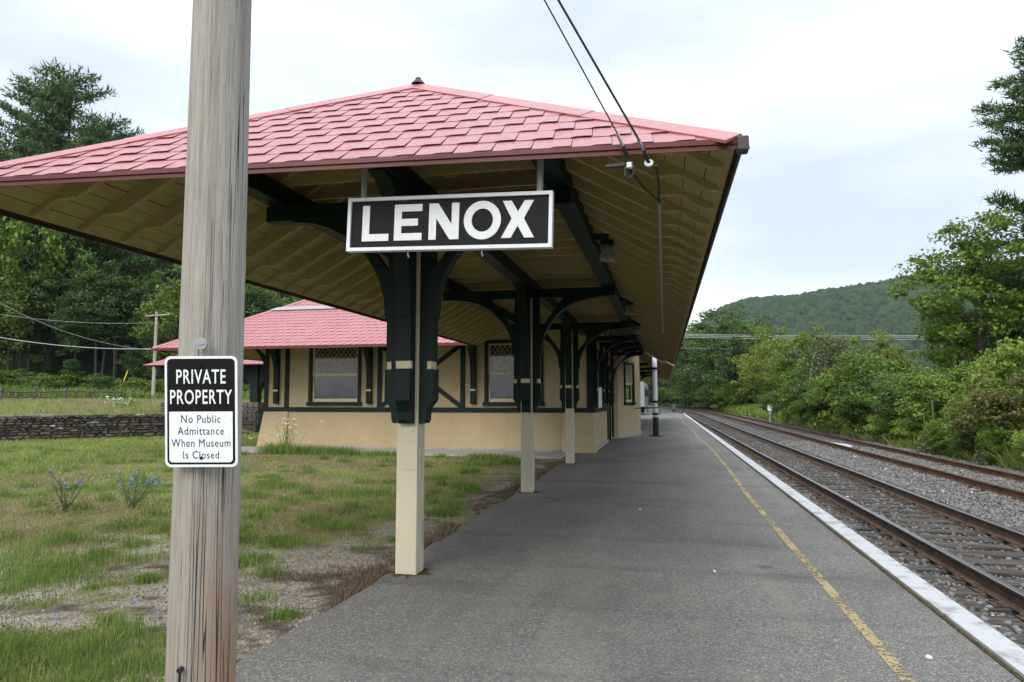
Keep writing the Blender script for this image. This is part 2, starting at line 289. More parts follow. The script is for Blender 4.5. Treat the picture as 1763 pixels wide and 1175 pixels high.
col = g.mix(g.sm(a, 0.45, 0.7), col, (0.06, 0.058, 0.052)); g.bump(g.math('ADD', a, b), 0.7, 0.03); g.fin(col, 0.9, 0.2)

# ------------------------------------------------------------------ mesh helpers
WO = {}                                     # world origin of each parent
def link(o, parent=None, origin=(0, 0, 0)):
    COL.objects.link(o); o_w = Vector(origin); WO[o] = o_w
    if parent is not None:
        o.parent = parent; o.location = o_w - WO[parent]
    else: o.location = o_w
    return o
def tag(o, label, cat, group=None):
    o['label'] = label; o['category'] = cat
    if group: o['group'] = group
    return o
def thing(name, loc, label, cat, group=None):
    o = bpy.data.objects.new(name, None); o.empty_display_size = 0.2
    link(o, None, loc); return tag(o, label, cat, group)
class MB:
    def __init__(s): s.v = []; s.f = []; s.mi = []; s.cm = 0
    def add(s, vs, fs):
        o = len(s.v); s.v += [tuple(v) for v in vs]; s.f += [tuple(i + o for i in f) for f in fs]; s.mi += [s.cm] * len(fs); return s
    def box(s, x0, x1, y0, y1, z0, z1):
        return s.add([(x0, y0, z0), (x1, y0, z0), (x1, y1, z0), (x0, y1, z0), (x0, y0, z1), (x1, y0, z1), (x1, y1, z1), (x0, y1, z1)],
                     [(0, 3, 2, 1), (4, 5, 6, 7), (0, 1, 5, 4), (1, 2, 6, 5), (2, 3, 7, 6), (3, 0, 4, 7)])
    def prism(s, poly, ext):
        ext = Vector(ext); a = [Vector(p) for p in poly]; b = [p + ext for p in a]; n = len(a)
        return s.add(a + b, [tuple(range(n - 1, -1, -1)), tuple(range(n, 2 * n))] + [(i, (i + 1) % n, n + (i + 1) % n, n + i) for i in range(n)])
    def bar(s, p0, p1, wx, wz, up=(0, 0, 1)):
        p0, p1 = Vector(p0), Vector(p1); d = (p1 - p0).normalized(); u = Vector(up); r = d.cross(u).normalized(); u = r.cross(d)
        q = [p0 + r * a * wx / 2 + u * b * wz / 2 for a, b in ((-1, -1), (1, -1), (1, 1), (-1, 1))]
        return s.prism(q, p1 - p0)
    def tube(s, pts, rad, n=8, cap=True):
        pts = [Vector(p) for p in pts]; k = len(pts); rad = rad if isinstance(rad, (list, tuple)) else [rad] * k; vs = []; fs = []
        ref = None
        for i, p in enumerate(pts):
            d = (pts[min(i + 1, k - 1)] - pts[max(i - 1, 0)]).normalized()
            if ref is None: ref = d.orthogonal().normalized()
            r = (ref - d * ref.dot(d)).normalized(); ref = r; q = d.cross(r)
            for j in range(n):
                t = 2 * math.pi * j / n; vs.append(p + (r * math.cos(t) + q * math.sin(t)) * rad[i])
        for i in range(k - 1):
            for j in range(n): fs.append((i * n + j, i * n + (j + 1) % n, (i + 1) * n + (j + 1) % n, (i + 1) * n + j))
        if cap: fs += [tuple(range(n - 1, -1, -1)), tuple((k - 1) * n + j for j in range(n))]
        return s.add(vs, fs)
    def lathe(s, c, prof, n=16):
        vs = []; fs = []; c = Vector(c)
        for r, z in prof:
            for j in range(n):
                t = 2 * math.pi * j / n; vs.append(c + Vector((r * math.cos(t), r * math.sin(t), z)))
        for i in range(len(prof) - 1):
            for j in range(n): fs.append((i * n + j, i * n + (j + 1) % n, (i + 1) * n + (j + 1) % n, (i + 1) * n + j))
        return s.add(vs, fs)
    def mesh(s, name, mats, smooth=False, bevel=0.0):
        me = bpy.data.meshes.new(name); me.from_pydata(s.v, [], s.f)
        for m in (mats if isinstance(mats, (list, tuple)) else [mats]): me.materials.append(M[m])
        if any(s.mi): me.polygons.foreach_set('material_index', s.mi)
        bm = bmesh.new(); bm.from_mesh(me); bmesh.ops.recalc_face_normals(bm, faces=bm.faces)
        if bevel: bmesh.ops.bevel(bm, geom=bm.edges[:], offset=bevel, segments=1, affect='EDGES', clamp_overlap=True)
        bm.to_mesh(me); bm.free()
        if smooth: me.polygons.foreach_set('use_smooth', [True] * len(me.polygons))
        me.update(); return me
    def build(s, name, mats, parent=None, smooth=False, bevel=0.0, origin=(0, 0, 0)):
        return link(bpy.data.objects.new(name, s.mesh(name, mats, smooth, bevel)), parent, origin)
def np_mesh(name, V, Fq, mat, smooth=False):
    me = bpy.data.meshes.new(name); V = np.asarray(V, np.float32); Fq = np.asarray(Fq, np.int32); k = Fq.shape[1]; n = len(Fq)
    me.vertices.add(len(V)); me.vertices.foreach_set('co', V.ravel()); me.loops.add(n * k); me.loops.foreach_set('vertex_index', Fq.ravel())
    me.polygons.add(n); me.polygons.foreach_set('loop_start', np.arange(n, dtype=np.int32) * k)
    if smooth: me.polygons.foreach_set('use_smooth', np.ones(n, bool))
    me.materials.append(M[mat]); me.update(calc_edges=True); return me
def struct(o): o['kind'] = 'structure'; return o
def stuff(o): o['kind'] = 'stuff'; return o
def inst(name, me, parent, mat4=None):
    o = bpy.data.objects.new(name, me); COL.objects.link(o); WO[o] = Vector((0, 0, 0))
    o.parent = parent
    if mat4 is not None: o.matrix_basis = Matrix.Translation(-WO[parent]) @ mat4
    return o
RNG = np.random.default_rng(11)
_T = RNG.random((256, 256))
def vn(x, y):                               # 2-D value noise
    x = np.asarray(x, float); y = np.asarray(y, float); xi = np.floor(x).astype(int); yi = np.floor(y).astype(int); fx = x - xi; fy = y - yi
    fx = fx * fx * (3 - 2 * fx); fy = fy * fy * (3 - 2 * fy); g_ = lambda a, b: _T[a % 256, b % 256]
    return (g_(xi, yi) * (1 - fx) + g_(xi + 1, yi) * fx) * (1 - fy) + (g_(xi, yi + 1) * (1 - fx) + g_(xi + 1, yi + 1) * fx) * fy
def fbm(x, y, o=4): return sum(vn(np.asarray(x) * 2**i + 17.3 * i, np.asarray(y) * 2**i + 5.1 * i) * 0.5**i for i in range(o)) / sum(0.5**i for i in range(o))
def sst(a, b, v):
    t = np.clip((np.asarray(v, float) - a) / (b - a), 0, 1); return t * t * (3 - 2 * t)
def grid(name, xs, ys, zf, mat, smooth=True):
    X, Y = np.meshgrid(xs, ys); Z = zf(X, Y); nx, ny = len(xs), len(ys)
    i = (np.arange(ny - 1)[:, None] * nx + np.arange(nx - 1)[None, :]).ravel()
    return np_mesh(name, np.stack([X.ravel(), Y.ravel(), Z.ravel()], 1), np.stack([i, i + 1, i + nx + 1, i + nx], 1), mat, smooth), X, Y

# ------------------------------------------------------------------ the setting
def edge_x(Y): return -2.62 + 0.10 * (fbm(np.asarray(Y) * 1.7, 3.3) - 0.5) * 2 - 0.10 * sst(4.5, 2.5, Y)
me = MB().add([(-6000, -6000, -0.9), (6000, -6000, -0.9), (6000, 6000, -0.9), (-6000, 6000, -0.9)], [(0, 1, 2, 3)])
struct(me.build('ground', 'forest_floor'))
ys = np.arange(-6, 84, 0.12); m = MB(); ex = edge_x(ys)
vs = []; fs = []
for i, y in enumerate(ys): vs += [(ex[i], y, 0), (2.015, y, 0), (ex[i] - 0.02, y, -0.09)]
for i in range(len(ys) - 1): fs += [(3 * i, 3 * i + 1, 3 * i + 4, 3 * i + 3), (3 * i + 2, 3 * i, 3 * i + 3, 3 * i + 5)]
struct(m.add(vs, fs).build('platform', 'asphalt'))
m = MB().box(2.015, 2.045, -6, 82, -0.5, 0.008); kb = MB()
for i in range(22): kb.prism([(2.045, 0, -0.7), (2.268, 0, -0.7), (2.268, 0, 0.012), (2.255, 0, 0.026), (2.05, 0, 0.026)], (0, 3.99, 0)); kb.v[-10:] = [(a, b + (-6 + 4 * i), c) for a, b, c in kb.v[-10:]]
kerb = struct(kb.build('platform_kerb', 'kerb_paint')); struct(m.build('kerb_joint', 'moss', kerb))
ys = np.arange(1, 84, 0.5); m = MB(); vs = []
for y in ys:
    xx = 1.37 + 0.06 * math.sin(y * 0.35) * sst(14, 30, y) + 0.09 * sst(12, 18, y) - 0.18 * sst(25, 70, y)
    vs += [(xx - 0.042, y, 0.004), (xx + 0.042, y, 0.004)]
m.add(vs, [(2 * i, 2 * i + 1, 2 * i + 3, 2 * i + 2) for i in range(len(ys) - 1)]); struct(m.build('platform_line', 'yellow_line'))
def bedz(X, Y): return -0.385 + 0.03 * (fbm(X * 1.5, Y * 1.5) - 0.5) - 0.045 * (np.abs(X - 4.05) < 1.3) - 0.06 * np.exp(-((X - 6.0) / 0.6)**2) + 0.02 * np.exp(-((X - 2.6) / 0.4)**2)
me, _, _ = grid('ballast_bed', np.concatenate([np.arange(-14, 1, 3.9), np.arange(2.2, 10.4, 0.2)]), np.concatenate([np.arange(-6, 60, 0.4), np.arange(60, 320, 4)]),
                lambda X, Y: np.where((X < 2.1), np.where(Y > 83, -0.2, -0.86), bedz(X, Y)), 'ballast')
struct(link(bpy.data.objects.new('ballast_bed', me)))
me, _, _ = grid('bank', np.arange(9.6, 60, 0.5), np.arange(-6, 320, 1.2), lambda X, Y: -0.46 + 0.5 * sst(9.4, 12.5, X) + 0.9 * sst(13, 30, X) + 0.25 * (fbm(X * 0.5, Y * 0.5) - 0.5) * sst(9.6, 11, X), 'bank_soil')
struct(link(bpy.data.objects.new('bank', me)))

# lawn left of the platform, with bare gravel and mulch
def masks(X, Y):
    n = fbm(X * 1.1, Y * 1.6, 5); n2 = fbm(X * 0.8 + 40, Y * 2.6 + 9, 5); n3 = fbm(X * 3 + 7, Y * 3 + 3, 3)
    band = sst(4.05, 4.55, Y + 0.7 * (n3 - 0.5)) * (1 - sst(6.0, 7.4, Y + 1.6 * (n - 0.5) + 0.30 * (X + 2.7))) * sst(-8.0, -5.0, X)
    strip = sst(-4.4, -2.9, X + 1.2 * (n - 0.5)) * (1 - sst(18, 20, Y)) * 0.85 * sst(3.2, 3.9, Y + 0.5 * (n3 - .5))
    b = np.clip(band * 1.15 + strip * 1.25 + (n3 - 0.64) * 2.2 * np.maximum(band, strip), 0, 1)
    b = np.maximum(b, sst(0.62, 0.72, n) * 0.4 * sst(9, 6, Y))
    mu = b * sst(0.53, 0.63, n2) + np.clip(sst(-3.0, -2.7, X + 0.5 * (n - 0.5)) * 0.9 * sst(.40, .55, n3), 0, 1)
    mu = np.clip(mu * 1.3 * sst(.30, .62, fbm(X * 7 + 3, Y * 9 + 1, 3)), 0, 1)
    return np.clip(b, 0, 1), mu
def lawnz(X, Y): return -0.03 + 0.05 * (fbm(X * 0.9, Y * 0.9) - 0.5) + 0.02 * (fbm(X * 5, Y * 5) - 0.5) + 0.02 * sst(-3.2, -6, X) * sst(10, 20, Y)
me, X, Y = grid('lawn', np.concatenate([np.arange(-60, -14, 1.0), np.arange(-14, -2.48, 0.075)]), np.concatenate([np.arange(-6, 1.5, 0.5), np.arange(1.5, 22, 0.075), np.arange(22, 75, 1.0)]), lawnz, 'lawn')
b, mu = masks(X.ravel(), Y.ravel())
for nm, val in (('bare', b), ('mulch', mu)):
    at = me.attributes.new(nm, 'FLOAT', 'POINT'); at.data.foreach_set('value', val.astype(np.float32))
struct(link(bpy.data.objects.new('lawn', me)))

# terrace behind the stone wall and the wooded hillside
W0 = Vector((-25.71, 22.21)); WD = Vector((0.667, 0.745)); WN = Vector((-0.745, 0.667))
def sdist(X, Y): return (X - W0.x) * WN.x + (Y - W0.y) * WN.y
def hillz(X, Y):
    s = sdist(X, Y); z = 0.93 + 0.012 * np.clip(s, 0, 62) + 0.10 * np.clip(s - 62, 0, 14) + 0.52 * np.clip(s - 76, 0, 90)
    z = z + 0.25 * (fbm(X * 0.15, Y * 0.15) - 0.5) * sst(0, 10, s)
    return z * sst(-12, -30, X) - 1.2 * sst(-24, -10, X)
aa = np.concatenate([np.arange(-90, -12, 3.0), np.arange(-12, 20, 0.5), np.arange(20, 190, 3.0)]); ss = np.concatenate([np.arange(0.16, 12, 0.6), np.arange(12, 160, 2.5)])
A, S = np.meshgrid(aa, ss); X = W0.x + WD.x * A + WN.x * S; Y = W0.y + WD.y * A + WN.y * S; Z = hillz(X, Y); nx = len(aa)
i = (np.arange(len(ss) - 1)[:, None] * nx + np.arange(nx - 1)[None, :]).ravel()
me = np_mesh('terrace', np.stack([X.ravel(), Y.ravel(), Z.ravel()], 1), np.stack([i, i + 1, i + nx + 1, i + nx], 1), 'field', True); me.materials.append(M['forest_floor'])
cs = S.ravel()[i]; me.polygons.foreach_set('material_index', (cs > 64).astype(np.int32)); struct(link(bpy.data.objects.new('terrace', me)))

# far wooded hill
az = np.concatenate([np.linspace(-0.45, -0.02, 60)[:-1], np.linspace(-0.02, 0.47, 330), np.linspace(0.47, 0.8, 60)[1:]]); rr = np.concatenate([np.linspace(330, 700, 70)[:-1], np.linspace(700, 1480, 330), np.linspace(1480, 1750, 20)[1:]])
AZ, RR = np.meshgrid(az, rr); X = np.sin(AZ) * RR; Y = np.cos(AZ) * RR
def ridge(a):                                # height of the crest by azimuth, from its outline
    return np.interp(a, [-0.45, -0.15, 0.03, 0.084, 0.122, 0.196, 0.265, 0.347, 0.45, 0.65, 0.8], [50, 70, 108, 160, 174, 178, 183, 196, 206, 200, 190])
Z = ridge(AZ) * sst(430, 1430, RR) * (1 - 0.3 * sst(1480, 1750, RR)) + 22 * (fbm(X * 0.006, Y * 0.006) - 0.5) * sst(500, 900, RR) * sst(1440, 1250, RR)
cell = 11.0; best = np.full(X.shape, 9.0); ix = np.floor(X / cell).astype(int); iy = np.floor(Y / cell).astype(int)
for dx in (-1, 0, 1):
    for dy in (-1, 0, 1):
        a, b = (ix + dx) % 256, (iy + dy) % 256; jx = (ix + dx + _T[a, b]) * cell; jy = (iy + dy + _T[b, (a * 7 + 3) % 256]) * cell
        best = np.minimum(best, np.hypot(X - jx, Y - jy) / cell)
hsz = _T[ix % 256, (iy * 3) % 256]; Z = Z + 14.0 * np.sqrt(np.clip(1 - best * 1.15, 0, 1)) + 9 * fbm(X * 0.05, Y * 0.05, 3) + 4 * fbm(X * 0.3, Y * 0.3, 2)
nx = len(az); i = (np.arange(len(rr) - 1)[:, None] * nx + np.arange(nx - 1)[None, :]).ravel()
struct(link(bpy.data.objects.new('hills', np_mesh('hills', np.stack([X.ravel(), Y.ravel(), Z.ravel() - 2 - 14 * sst(430, 330, RR).ravel()], 1), np.stack([i, i + 1, i + nx + 1, i + nx], 1), 'hill_wood', False))))

# ------------------------------------------------------------------ railway tracks
def curve_x(Y): return -max(0.0, Y - 85.0)**2 / 1700.0
def track(xc, label, rust, drift):
    tk = thing('railway_track', (xc, 0, -0.36), label, 'railway')
    X = lambda Y: xc + curve_x(Y) - drift * Y
    prof = [(-0.07, 0), (0.07, 0), (0.07, 0.012), (0.014, 0.034), (0.010, 0.13), (0.034, 0.142), (0.036, 0.168), (0.026, 0.178), (-0.026, 0.178), (-0.036, 0.168), (-0.034, 0.142), (-0.010, 0.13), (-0.014, 0.034), (-0.07, 0.012)]
    ys = list(np.arange(-4, 60, 1.5)) + list(np.arange(60, 260, 4)); n = len(prof)
    for sgn in (-1, 1):
        m = MB(); vs = [(X(y) + sgn * 0.753 + a, y, -0.378 + c + 0.004 * math.sin(y * 0.7 + sgn)) for y in ys for a, c in prof]
        fs = []; mi = []
        for k in range(len(ys) - 1):
            for j in range(n):
                fs.append((k * n + j, k * n + (j + 1) % n, (k + 1) * n + (j + 1) % n, (k + 1) * n + j)); mi.append(1 if j in (6, 7, 8) else 0)
        m.add(vs, fs); m.mi = mi; m.build('rail', ['rail_rust', 'rail_rust'] if rust else ['rail_side', 'rail_head'], tk)
    tm = []
    for q in range(5):
        t = MB().box(-1.30, 1.30, -0.115, 0.115, -0.17, 0); t.v = [(a + random.uniform(-.03, .03), b + random.uniform(-.012, .012), c + random.uniform(-.008, .004)) for a, b, c in t.v]; tm.append(t.mesh('tie', 'tie_wood', bevel=0.012))
    pl = MB().box(-0.17, 0.17, -0.095, 0.095, 0.0, 0.014).box(-0.13, -0.09, -0.085, -0.05, 0.014, 0.04).box(0.09, 0.13, 0.05, 0.085, 0.014, 0.04).box(-0.15, -0.10, 0.04, 0.08, 0.014, 0.035).box(0.085, 0.10, -0.12, 0.0, 0.0, 0.06).mesh('tie_plate', 'plate_rust')
    far = MB(); y = 2.2; k = 0
    while y < 190:
        y += 0.52 + random.uniform(-.03, .03)
        dz = (-0.382 if not rust else -0.392) + random.uniform(-0.010, 0.0)
        if y < 48:
            o = inst('tie', tm[k % 5], tk, Matrix.Translation((X(y) + random.uniform(-.06, .06), y, dz)) @ Matrix.Rotation(random.uniform(-.02, .02), 4, 'Z'))
            WO[o] = Vector((0, 0, 0))
            if y < 34:
                for sgn in (-1, 1):
                    q = bpy.data.objects.new('tie_plate', pl); COL.objects.link(q); q.parent = o; q.location = (sgn * 0.753, 0, 0.002)
        else: far.box(X(y) - 1.3, X(y) + 1.3, y - 0.11, y + 0.11, dz - 0.15, dz)
        k += 1
    stuff(far.build('tie_row', 'tie_wood', tk)); return X
XA = track(4.13, 'railway track with polished rails directly beside the white platform edge', False, 0.006)
XB = track(7.83, 'rusty siding track between the ballast and the bushes', True, 0.004)

sp0 = atz(1440, 765, -0.36); m = MB(); n = 22; rim = [Vector((sp0.x + (0.62 + .1 * math.sin(k * 3.1)) * math.cos(6.2832 * k / n), sp0.y + (2.1 + .5 * math.sin(k * 1.7) + .3 * math.sin(k * 4.3)) * math.sin(6.2832 * k / n), -0.39)) for k in range(n)]
m.add(rim + [Vector((sp0.x, sp0.y, -0.335))], [(k, (k + 1) % n, n) for k in range(n)]); tag(stuff(m.build('sand_spill', 'kerb_paint', None, True)), 'pale spill of white sand between the siding rails', 'sand')
# loose ballast stones, real geometry where they can be told apart
def stones(n, X, Y, Z, S, mat, name):
    base = np.array([(-1, -1, -.7), (1, -1, -.7), (1, 1, -.7), (-1, 1, -.7), (-.8, -.8, .6), (.9, -.7, .7), (.7, .8, .6), (-.8, .7, .8)], float) * 0.5
    V = base[None] * (S[:, None, None] * RNG.uniform(0.6, 1.25, (n, 1, 3))) + RNG.normal(0, 0.09, (n, 8, 3)) * S[:, None, None]
    a = RNG.uniform(0, 6.28, n); tl = RNG.normal(0, 0.5, n); c, s_ = np.cos(a)[:, None], np.sin(a)[:, None]; ct, st = np.cos(tl)[:, None], np.sin(tl)[:, None]
    y, z = V[..., 1] * ct - V[..., 2] * st, V[..., 1] * st + V[..., 2] * ct; x = V[..., 0]
    V = np.stack([x * c - y * s_ + X[:, None], x * s_ + y * c + Y[:, None], z + Z[:, None]], 2)
    Fq = np.array([(0, 3, 2, 1), (4, 5, 6, 7), (0, 1, 5, 4), (1, 2, 6, 5), (2, 3, 7, 6), (3, 0, 4, 7)])
    return np_mesh(name, V.reshape(-1, 3), (Fq[None] + 8 * np.arange(n)[:, None, None]).reshape(-1, 4), mat)
n = 90000; Y = 4.2 + 32 * RNG.random(n)**1.7; X = RNG.uniform(2.27, 9.7, n)
keep = (X > 2.27) & (X < 0.62 * Y + 1.2) & ~((np.abs(np.abs(X - 4.13 + .006 * Y) - 0.753) < 0.10)) & ~((np.abs(X - 7.8) < .68) & (np.abs(Y - atz(1440, 765, -.36).y) < 1.9)) & ~((np.abs(np.abs(X - 7.83 + .004 * Y) - 0.753) < 0.10))
ontie = (np.abs(X - 4.13) < 1.25); keep &= ~(ontie & (RNG.random(n) < 0.75)); X, Y = X[keep], Y[keep]; n = len(X)
Z = bedz(X, Y) + RNG.uniform(-0.01, 0.028, n); S = RNG.uniform(0.028, 0.062, n)
struct_b = stuff(link(bpy.data.objects.new('ballast_stones', stones(n, X, Y, Z, S, 'ballast_stone', 'ballast_stones'))))
tag(struct_b, 'loose grey crushed ballast stones around the rails', 'gravel')
n = 9000; X = -2.6 - 5.5 * RNG.random(n)**1.3; Y = 2.4 + 9 * RNG.random(n)**1.2; bb, mm = masks(X, Y); k = (bb > 0.45) & (mm < 0.6); X, Y = X[k], Y[k]; n = len(X)
tag(stuff(link(bpy.data.objects.new('pea_gravel', stones(n, X, Y, lawnz(X, Y) + 0.004, RNG.uniform(0.008, 0.022, n), 'pebble_tan', 'pea_gravel')))), 'tan pea gravel scattered on the bare ground', 'gravel')
for px, py, r_ in ((1102, 878, .02), (1599, 1133, .022), (1230, 985, .012)):
    p = atz(px, py); m = MB().lathe((p.x, p.y, 0.001), [(0, 0), (r_, 0.002), (r_ * .9, .010), (r_ * .4, .016), (0, .017)], 7)
    tag(m.build('pebble', 'white_paint'), 'small white pebble lying on the asphalt platform', 'pebble', 'white pebbles on the platform')

# ------------------------------------------------------------------ platform canopy
TW, TE = 0.257, 0.25
def clip2(poly, half):
    out_ = poly
    for a, b, c in half:                     # keep a*x+b*y+c >= 0
        q = []; n = len(out_)
        for i in range(n):
            p, r_ = out_[i], out_[(i + 1) % n]; dp = a * p[0] + b * p[1] + c; dr = a * r_[0] + b * r_[1] + c
            if dp >= 0: q.append(p)
            if dp * dr < 0:
                t = dp / (dp - dr); q.append((p[0] + (r_[0] - p[0]) * t, p[1] + (r_[1] - p[1]) * t))
        out_ = q
        if len(out_) < 3: return []
    return out_
def tile_slab(mb, poly, x0, y0):             # poly in face (u,v); tile origin x0,y0; returns slab in local (u,v,n)
    hgt = lambda x, y: 0.004 + (1 - (y - y0) / (TE * 1.12)) * (0.005 + 0.009 * max(0.0, min(1.0, ((x - x0) / TW - 0.40) * 5)))
    n = len(poly); top = [(x, y, hgt(x, y)) for x, y in poly]; bot = [(x, y, hgt(x, y) - 0.003) for x, y in poly]
    return mb.add(top + bot, [tuple(range(n)), tuple(range(2 * n - 1, n - 1, -1))] + [(i, n + i, n + (i + 1) % n, (i + 1) % n) for i in range(n)])
_full = None
def tile_rect(x0, y0):
    g_ = 0.0025; xm = x0 + TW * 0.40; xn = x0 + TW * 0.60
    return [(x0 + g_, y0), (xm, y0), (xn, y0), (x0 + TW - g_, y0), (x0 + TW - g_, y0 + TE * 1.12), (x0 + g_, y0 + TE * 1.12)]
def tile_face(poly, parent, maxparts, name='roof_tile', uoff=0.0, mat='roof_tile'):
    """poly: 3-D convex face, first edge = eave, counter-clockwise from outside"""
    global _full
    P = [Vector(p) for p in poly]; O = P[0]; u = (P[1] - P[0]).normalized(); n_ = None
    for k in range(2, len(P)):
        c = u.cross(P[k] - P[0])
        if c.length > 1e-3: n_ = c.normalized(); break
    v = n_.cross(u); M4 = Matrix(((u.x, v.x, n_.x, O.x), (u.y, v.y, n_.y, O.y), (u.z, v.z, n_.z, O.z), (0, 0, 0, 1)))
    q = [((p - O).dot(u), (p - O).dot(v)) for p in P]; half = []
    for i in range(len(q)):
        a, b = q[i], q[(i + 1) % len(q)]; nx_, ny_ = -(b[1] - a[1]), b[0] - a[0]; l_ = math.hypot(nx_, ny_)
        half.append((nx_ / l_, ny_ / l_, -(nx_ * a[0] + ny_ * a[1]) / l_))
    half[0] = (half[0][0], half[0][1], half[0][2] + 0.03)
    if _full is None: _full = tile_slab(MB(), tile_rect(0, 0), 0, 0).mesh('roof_tile', mat)
    x0, x1 = min(a for a, _ in q), max(a for a, _ in q); y1 = max(b for _, b in q); rest = MB(); cnt = 0
    for r_ in range(int(y1 / TE) + 1):
        off = (0.5 * (r_ % 2) + uoff) * TW; k = math.floor((x0 - off) / TW)
        while off + k * TW < x1:
            tx, ty = off + k * TW, r_ * TE - 0.02; rect = tile_rect(tx, ty); pl = clip2(rect, half); k += 1
            if len(pl) < 3: continue
            ar = abs(sum(pl[i][0] * pl[(i + 1) % len(pl)][1] - pl[(i + 1) % len(pl)][0] * pl[i][1] for i in range(len(pl)))) / 2
            if ar < 0.002: continue
            jit = Matrix.Rotation(random.uniform(-.006, .006), 4, 'Z') @ Matrix.Rotation(random.uniform(-.008, .008), 4, 'X')
            if cnt < maxparts:
                if ar > TW * TE * 1.12 * 0.98 * 0.975: inst(name, _full, parent, M4 @ Matrix.Translation((tx, ty, 0)) @ jit)
                else: inst(name, tile_slab(MB(), pl, tx, ty).mesh(name, mat), parent, M4)
                cnt += 1
            else:
                sl = tile_slab(MB(), pl, tx, ty); rest.add([M4 @ Vector(p) for p in sl.v], sl.f)
    if rest.v: stuff(rest.build(name + 's', mat, parent))
    return M4
CXX = -2.42; ER, EL = 0.48, -5.32; ZE, ZR = 3.245, 4.87; YA = 6.42
FL, FR, AP = Vector((EL, 3.84, ZE)), Vector((ER, 4.28, ZE)), Vector((CXX, YA, ZR))
Y1, YN = 21.9, 31.0
def roofz(X): return ZE + (ZR - ZE) * (1 - abs(X - CXX) / (ER - CXX))
can = thing('platform_canopy', (CXX, 12, 0), 'long open platform canopy with red tiled hip roof and green bracketed posts', 'canopy')
roof = MB()                                   # thin sheet just under the tiles
def sheet(mb, pts, th, dz): mb.prism([Vector(p) + Vector((0, 0, dz)) for p in pts], (0, 0, -th))
RE, LE_ = Vector((ER, YN, ZE)), Vector((EL, 18.9, ZE))
sheet(roof, [FL, FR, AP], 0.012, 0.0); sheet(roof, [FR, RE, (CXX, YN, ZR), AP], 0.012, 0.0); sheet(roof, [LE_, FL, AP, (CXX, Y1, ZR)], 0.012, 0.0)
deck = roof.build('roof', 'fascia_dark', can)
tile_face([FL, FR, AP], deck, 300, uoff=0.62)
tile_face([FR, RE, (CXX, YN, ZR), AP], deck, 0, 'side_tile'); tile_face([LE_, FL, AP, (CXX, Y1, ZR)], deck, 0, 'side_tile')
# hip and ridge caps, finial
def cap_run(a, b, na, nb, L_=1.55, w_=0.135, side=0):
    a, b, na, nb = Vector(a), Vector(b), Vector(na), Vector(nb); d = b - a; n = max(1, round(d.length / L_)); d_ = d.normalized()
    for k in range(n):
        p, q = a + d * (k / n), a + d * ((k + 1) / n) + d_ * 0.03; lo, hi = 0.017 , 0.021
        up = (na + nb).normalized(); A_ = na.cross(d_).normalized(); B_ = d_.cross(nb).normalized(); m = MB()
        if A_.dot(nb) > 0: A_ = -A_
        if B_.dot(na) > 0: B_ = -B_
        sec = lambda c, h: [c + A_ * w_ + na * h, c + up * (h + 0.012), c + B_ * w_ + nb * h, c + B_ * w_ + nb * (h - 0.02), c + up * (h - 0.012), c + A_ * w_ + na * (h - 0.02)]
        s0, s1 = sec(p, hi), sec(q, lo)
        m.add(s0 + s1, [(i, (i + 1) % 6, 6 + (i + 1) % 6, 6 + i) for i in range(6)] + [(5, 4, 3, 2, 1, 0), (6, 7, 8, 9, 10, 11)]); m.build('hip_cap', 'roof_tile', deck)
nF = (FR - FL).cross(AP - FL).normalized(); nR = (RE - FR).cross(AP - FR).normalized(); nL = (FL - LE_).cross(AP - FL).normalized()
cap_run(FR, AP, nF, nR); cap_run(FL, AP, nF, nL); cap_run(AP, (CXX, Y1, ZR), nL, nR, 2.0)
MB().lathe((CXX, YA, ZR), [(0.075, 0.015), (0.062, 0.035), (0.034, 0.065), (0.026, 0.088), (0.0, 0.092)], 10).build('finial', 'cable_black', deck, True)
# fascia: red drip edge on the front, dark gutter on the sides
def fas(a, b, mat, out_n, nm, th=0.022, h=0.058, dz=-0.008):
    a, b, o = Vector(a), Vector(b), Vector(out_n); m = MB()
    m.prism([a + Vector((0, 0, dz)), a + o * th + Vector((0, 0, dz + 0.006)), a + o * th + Vector((0, 0, dz - h * 0.45)), a + o * th * 0.4 + Vector((0, 0, dz - h * 0.55)), a + o * th * 0.4 + Vector((0, 0, dz - h)), a + Vector((0, 0, dz - h))], b - a); m.build(nm, mat, can)
of = Vector(((FR - FL).y, -(FR - FL).x, 0)).normalized()
fas(FL, FR, 'fascia_red', of, 'front_fascia'); fas(FR + Vector((0, 0.0, 0)), RE, 'fascia_dark', (1, 0, 0), 'side_fascia', 0.028, 0.07); fas(FL, LE_, 'fascia_dark', (-1, 0, 0), 'side_fascia', 0.028, 0.07)
MB().box(ER - 0.02, ER + 0.05, 4.235, 4.33, ZE - 0.085, ZE + 0.005).build('gutter_end', 'fascia_dark', can, bevel=0.006)
